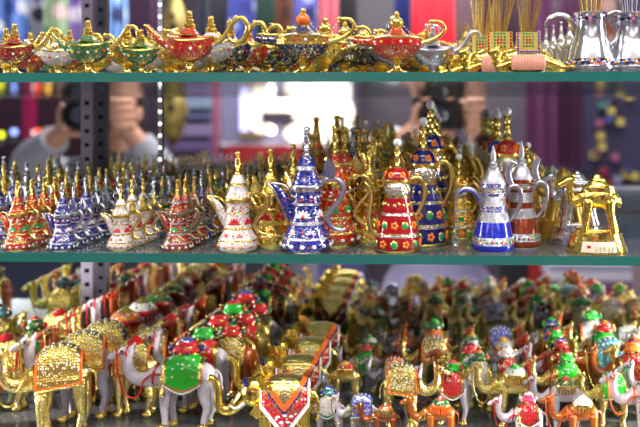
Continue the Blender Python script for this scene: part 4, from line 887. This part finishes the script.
for i, (v0, v1, cc) in enumerate(((98, 108, (120, 140, 165)), (112, 119, (75, 80, 120)), (124, 136, (125, 110, 150)), (141, 150, (95, 75, 125)))):
    block('fabric_stack', 168, 208, v0, v1, -3.5, .11, mat('stack_%d' % i, c(*cc), 0, .7), ('pale blue', 'slate blue', 'mauve', 'purple')[i]+' stack of folded cloth on the lilac shelf unit', 'folded cloth')
block('shelf_unit', -40, 60, 72, 340, -3.5, .4, mat('umber_laminate', c(52, 26, 40), 0, .5), 'dark brown shelf unit behind the left photographer, seen in the mirror', 'shelf unit')
block('magenta_banner', 23, 33, 88, 165, -3.3, .04, mat('magenta_cloth', c(165, 15, 85), 0, .7), 'narrow magenta banner by the dark brown shelf unit', 'banner')
for i, (u, v, cc, wd) in enumerate(((38, 132, (255, 70, 15), 'orange red'), (48, 131, (255, 180, 40), 'amber'), (14, 132, (150, 170, 255), 'pale blue'), (1, 135, (230, 235, 40), 'yellow'), (34, 132.5, (255, 230, 230), 'small white'))):
    p = RV(u, v, -3.0); mb = MB(); mb.lathe([(12, -60), (14, -40), (20, -25)], 14); mb.ball((0, 0, 0), 20 if i < 4 else 12, 'glow', 16, 10)
    single('glowing_bulb', mb, p, {'main': silver, 'glow': mat('glow_%d' % i, c(*cc), 0, .5, emit=(c(*cc), 2.2))}, '%s glowing bulb in the shop, seen in the mirror at left' % wd, 'bulb')
p = RV(15, 140, -3.0)
block('bulb_ledge', -30, 52, 141, 143.5, -2.95, .2, dark, 'dark ledge carrying the coloured bulbs, seen in the mirror', 'ledge')
e = block('shelf_unit', 584, 665, 72, 196, -3.1, .4, mat('ink_laminate', c(48, 42, 72), 0, .5), 'dark shelf unit with small coloured boxes at the right, seen in the mirror', 'shelf unit')
rn = random.Random(4)
for i in range(22):
    u = 588+rn.random()*44; v = 92+rn.random()*95; cc = rn.choice([(150, 40, 60), (70, 80, 150), (200, 180, 90), (80, 120, 110), (150, 150, 190), (160, 90, 120)])
    onto(e, 'small_box', u, u+7, v, v+7, -3.08, .06, mat('box_%d_%d' % cc[:2], c(*cc), 0, .5))
block('counter', 500, 670, 196, 201, -2.3, .5, mat('lilac_top', c(150, 150, 180), 0, .35, .5), 'pale lilac counter top at the right, seen in the mirror', 'counter top')
block('blue_counter', 505, 670, 201, 216, -2.3, .45, mat('blue_front', c(70, 120, 175), 0, .4, .5), 'blue band below the pale lilac counter top, seen in the mirror', 'counter')
block('counter_cabinet', 545, 670, 216, 400, -2.32, .42, mat('rose_grey_front', c(150, 130, 140), 0, .5), 'rose grey cabinet front below the blue counter band, seen in the mirror', 'cabinet')
for i, (v0, v1, cc, wd) in enumerate(((264, 270, (165, 160, 185), 'grey lilac'), (271, 281, (205, 200, 215), 'white'), (282, 288, (120, 90, 125), 'plum'), (289, 300, (150, 40, 70), 'crimson'))):
    block('folded_blanket', 548, 632, v0, v1, -1.9, .3, mat('blanket_%d' % i, c(*cc), 0, .8), wd+' folded blanket in the low stack at right, seen in the mirror', 'blanket')
block('blanket_stool', 545, 635, 300.5, 420, -1.9, .3, dark, 'dark stool under the folded blankets, seen in the mirror', 'stool')
block('red_post', 530, 541, 262, 420, -2.0, .08, mat('red_enamel_post', c(150, 15, 25), 0, .4), 'red square post beside the folded blankets, seen in the mirror', 'post')
block('black_case', 503, 529, 262, 420, -2.05, .2, mat('black_case_paint', c(22, 20, 26), 0, .5), 'black case standing beside the red post, seen in the mirror', 'case')
block('indigo_cabinet', -60, 200, 262, 420, -3.0, .4, mat('indigo_paint', c(50, 55, 75), 0, .5), 'low dark indigo cabinet at left, seen in the mirror', 'cabinet')
block('blue_bench', 318, 362, 262, 420, -2.4, .3, mat('slate_blue', c(70, 72, 120), 0, .5), 'slate blue bench end left of the photographer, seen in the mirror', 'bench')
# basket lantern
for (u, v0, v1) in ((176, -10, 72), (174, 72, 150)):
    a, b = RV(u-15, v0, -1.9), RV(u+13, v1, -1.9); W = (b.x-a.x)*500; H = (a.z-b.z)*500; mb = MB()
    mb.lathe([(W*sin(pi*t/12)*1.0+.5, -H+2*H*t/12) for t in range(0, 13)], 24)
    single('pierced_lantern', mb, ((a.x+b.x)/2, -1.9, (a.z+b.z)/2), {'main': ornate('pierced_brass', (.30, .22, .07, 1), [c(60, 45, 20), c(190, 165, 80)], None, 22, .4, .6, .38, dens=.9, coat=0, strength=1.)}, ('upper' if v0 < 0 else 'lower')+' pierced brass lantern hanging in the shop, seen in the mirror', 'lantern')
# ceiling fittings
for i, (x, y) in enumerate(((-.55, -.95), (.75, -.95), (.1, -2.3), (-2.2, -2.6), (1.8, -2.8))):
    mb = MB(); mb.box((0, 0, 12), (620, 150, 18)); o = single('ceiling_light', mb, (x, y, CZ-.035), {'main': plaster}, 'rectangular lamp fitting on the shop ceiling, number of tubes hidden' if 0 else 'long ceiling lamp over the shop %s' % ('aisle beside the left photographer', 'aisle beside the right photographer', 'centre behind the photographers', 'far left corner', 'far right corner')[i], 'ceiling lamp', 'shop ceiling lamps')
    mb = MB(); mb.box((0, 0, -10), (600, 130, 6)); single('diffuser', mb, (0, 0, 0), {'main': mat('diffuser', W_, 0, .5, emit=((1, .97, .93, 1), 7))}, parent=o)

# ------------------------------------------------------------------ the photographers
skin = mat('skin', c(205, 150, 125), 0, .5, bump=(120, .1)); hairm = mat('dark_hair', c(28, 22, 20), 0, .5, bump=(200, .5)); rub = mat('camera_black', c(14, 14, 16), 0, .35, .3)
def person(x, label, shirt, sleeve, trs):
    e = bpy.data.objects.new('person', None); COL.objects.link(e); e.location = (x, 0, FZ); tag(e, label, 'person', None)
    z0 = 1560.  # lens axis above the floor
    b = MB(); Y = -1090
    b.ball((0, Y-5, z0+22), (76, 96, 112), seg=20, rings=14); b.ball((0, Y+50, z0-38), (50, 44, 46), seg=14, rings=10); b.ball((0, Y+98, z0+6), (10, 16, 20))
    for s in (-1, 1): b.ball((s*77, Y, z0+6), (9, 20, 32))
    b.tube([(0, Y-20, z0-50), (0, Y-20, z0-170)], [56, 62], 16)
    b.ball((0, Y-20, z0-340), (165, 105, 200), seg=22, rings=14); b.ball((0, Y-20, z0-620), (165, 110, 170), seg=22, rings=14); b.tube([(-150, Y-20, z0-205), (150, Y-20, z0-205)], [62, 62], 16)
    arms = {1: [(175, Y-20, z0-215), (300, Y+40, z0-330), (235, Y+90, z0-250), (112, -915, z0-50), (96, -905, z0-12)], -1: [(-175, Y-20, z0-215), (-255, Y+80, z0-165), (-230, Y+110, z0-130), (-92, -880, z0-62), (-70, -872, z0-40)]}
    for s, a in arms.items():
        b.tube([a[0], a[1], a[3], a[4]], [56, 44, 29, 27], 14, sub=6)
    for s in (-1, 1): b.tube([(s*85, Y-20, z0-660), (s*90, Y-10, z0-1080), (s*92, Y-30, z0-1480)], [88, 62, 44], 16); b.ball((s*94, Y+30, z0-1528), (45, 120, 34))
    # right hand round the grip, left hand cupping the lens
    b.ball((104, -905, z0+5), (28, 36, 52), seg=14, rings=9)
    for i in range(4):
        z = z0+42-25*i; ln = (0, 4, 2, -6)[i]; b.tube([(124, -915, z), (132+ln*.3, -872, z+2), (112, -846+ln*.3, z), (80-ln, -846, z-1)], [12.5, 12.5, 11.5, 10], 10)
    b.tube([(95, -935, z0+30), (75, -962, z0+38), (52, -962, z0+34)], [12, 11, 9], 10)
    b.ball((-62, -868, z0-38), (34, 30, 26), seg=14, rings=9)
    for i in range(4):
        y = -822-17*i; b.tube([(-58, y-8, z0-44), (-30+2*i, y, z0-56), (0, y, z0-57), (22-3*i, y, z0-50)], [10.5, 10, 9.3, 8], 10)
    b.tube([(-72, -848, z0-22), (-66, -835, z0+8), (-54, -828, z0+34)], [12.5, 11, 9], 10)
    single('person_body', b, (0, 0, 0), {'main': skin}, parent=e, solid=5.)
    h = MB(); h.ball((0, Y-25, z0+42), (88, 104, 112), seg=20, rings=14); h.ball((0, Y-75, z0-30), (72, 52, 90), seg=16, rings=10)
    single('hair', h, (0, 0, 0), {'main': hairm}, parent=e, solid=6.)
    t = MB(); t.ball((0, Y-20, z0-340), (190, 122, 205), seg=24, rings=14); t.ball((0, Y-20, z0-620), (195, 130, 190), seg=24, rings=14); t.ball((0, Y-20, z0-830), (215, 145, 150), seg=24, rings=14)
    t.tube([(-165, Y-20, z0-212), (165, Y-20, z0-212)], [72, 72], 16); t.tube([(0, Y-20, z0-170), (0, Y-20, z0-120)], [80, 68], 16)
    single('shirt', t, (0, 0, 0), {'main': shirt}, parent=e, solid=8.)
    sl = MB()
    for s, a in arms.items():
        q = Vector(a[1])*.12+Vector(a[3])*.88; sl.tube([a[0], a[1], q], [70, 60, 46], 16, sub=6)
    single('sleeves', sl, (0, 0, 0), {'main': sleeve}, parent=e, solid=7.)
    t = MB()
    for s in (-1, 1): t.tube([(s*88, Y-20, z0-720), (s*92, Y-10, z0-1080), (s*94, Y-25, z0-1480)], [108, 82, 66], 18)
    single('trousers', t, (0, 0, 0), {'main': trs}, parent=e, solid=8.)
    # camera held at the eye: a thing of its own
    q = MB()
    q.box((0, -915, 0), (66, 32, 46)); q.box((0, -915, 52), (26, 30, 16)); q.box((58, -895, -2), (16, 26, 40)); q.lathe([(10, 0), (11, 4), (9, 8)], 12, o=(52, -900, 42))
    q.lathe([(34, -0), (40, 0)], 30)
    q.v = q.v[:-60]; q.f = [f for f in q.f if max(f) < len(q.v)]; q.m = q.m[:len(q.f)]
    c_ = single('camera', q, (x, 0, FZ+z0/1000), {'main': rub}, 'black camera held up by the %s' % ('photographer in lavender' if 'lavender' in label else 'photographer in a grey sweater'), 'camera')
    ln = MB(); pr = [(30, 0), (38, 0), (38, 22), (41, 26), (41, 58), (37, 62), (43, 84), (43, 92), (39, 92), (36, 80), (30, 72)]
    seg = 36; rows = [[(r*cos(2*pi*j/seg), -884+z, r*sin(2*pi*j/seg)) for j in range(seg)] for r, z in pr]; ln.grid(rows, True)
    single('lens_barrel', ln, (0, 0, 0), {'main': rub}, parent=c_)
    gl = MB(); rows = [[(r*cos(2*pi*j/seg), -884+z, r*sin(2*pi*j/seg)) for j in range(seg)] for r, z in [(36, 73), (26, 78), (14, 81), (.5, 82)]]; gl.grid(rows, True)
    single('front_glass', gl, (0, 0, 0), {'main': mat('coated_glass', c(12, 12, 30), .2, .05, 1)}, parent=c_)
person(CAM.x, 'person in lavender clothes and white sleeves aiming a black camera, seen in the mirror', mat('lavender_cloth', c(178, 170, 205), 0, .8, bump=(30, .2)), mat('white_cloth', c(215, 222, 235), 0, .8, bump=(30, .2)), mat('lavender_trousers', c(160, 155, 195), 0, .8, bump=(30, .2)))
person(RV(84, 112, -.85).x, 'person in a grey sweater aiming a black camera, seen in the mirror at left', mat('grey_sweater', c(70, 68, 76), 0, .9, bump=(60, .3)), mat('light_grey_sweater', c(165, 165, 175), 0, .9, bump=(60, .3)), mat('dark_trousers', c(40, 40, 55), 0, .8))
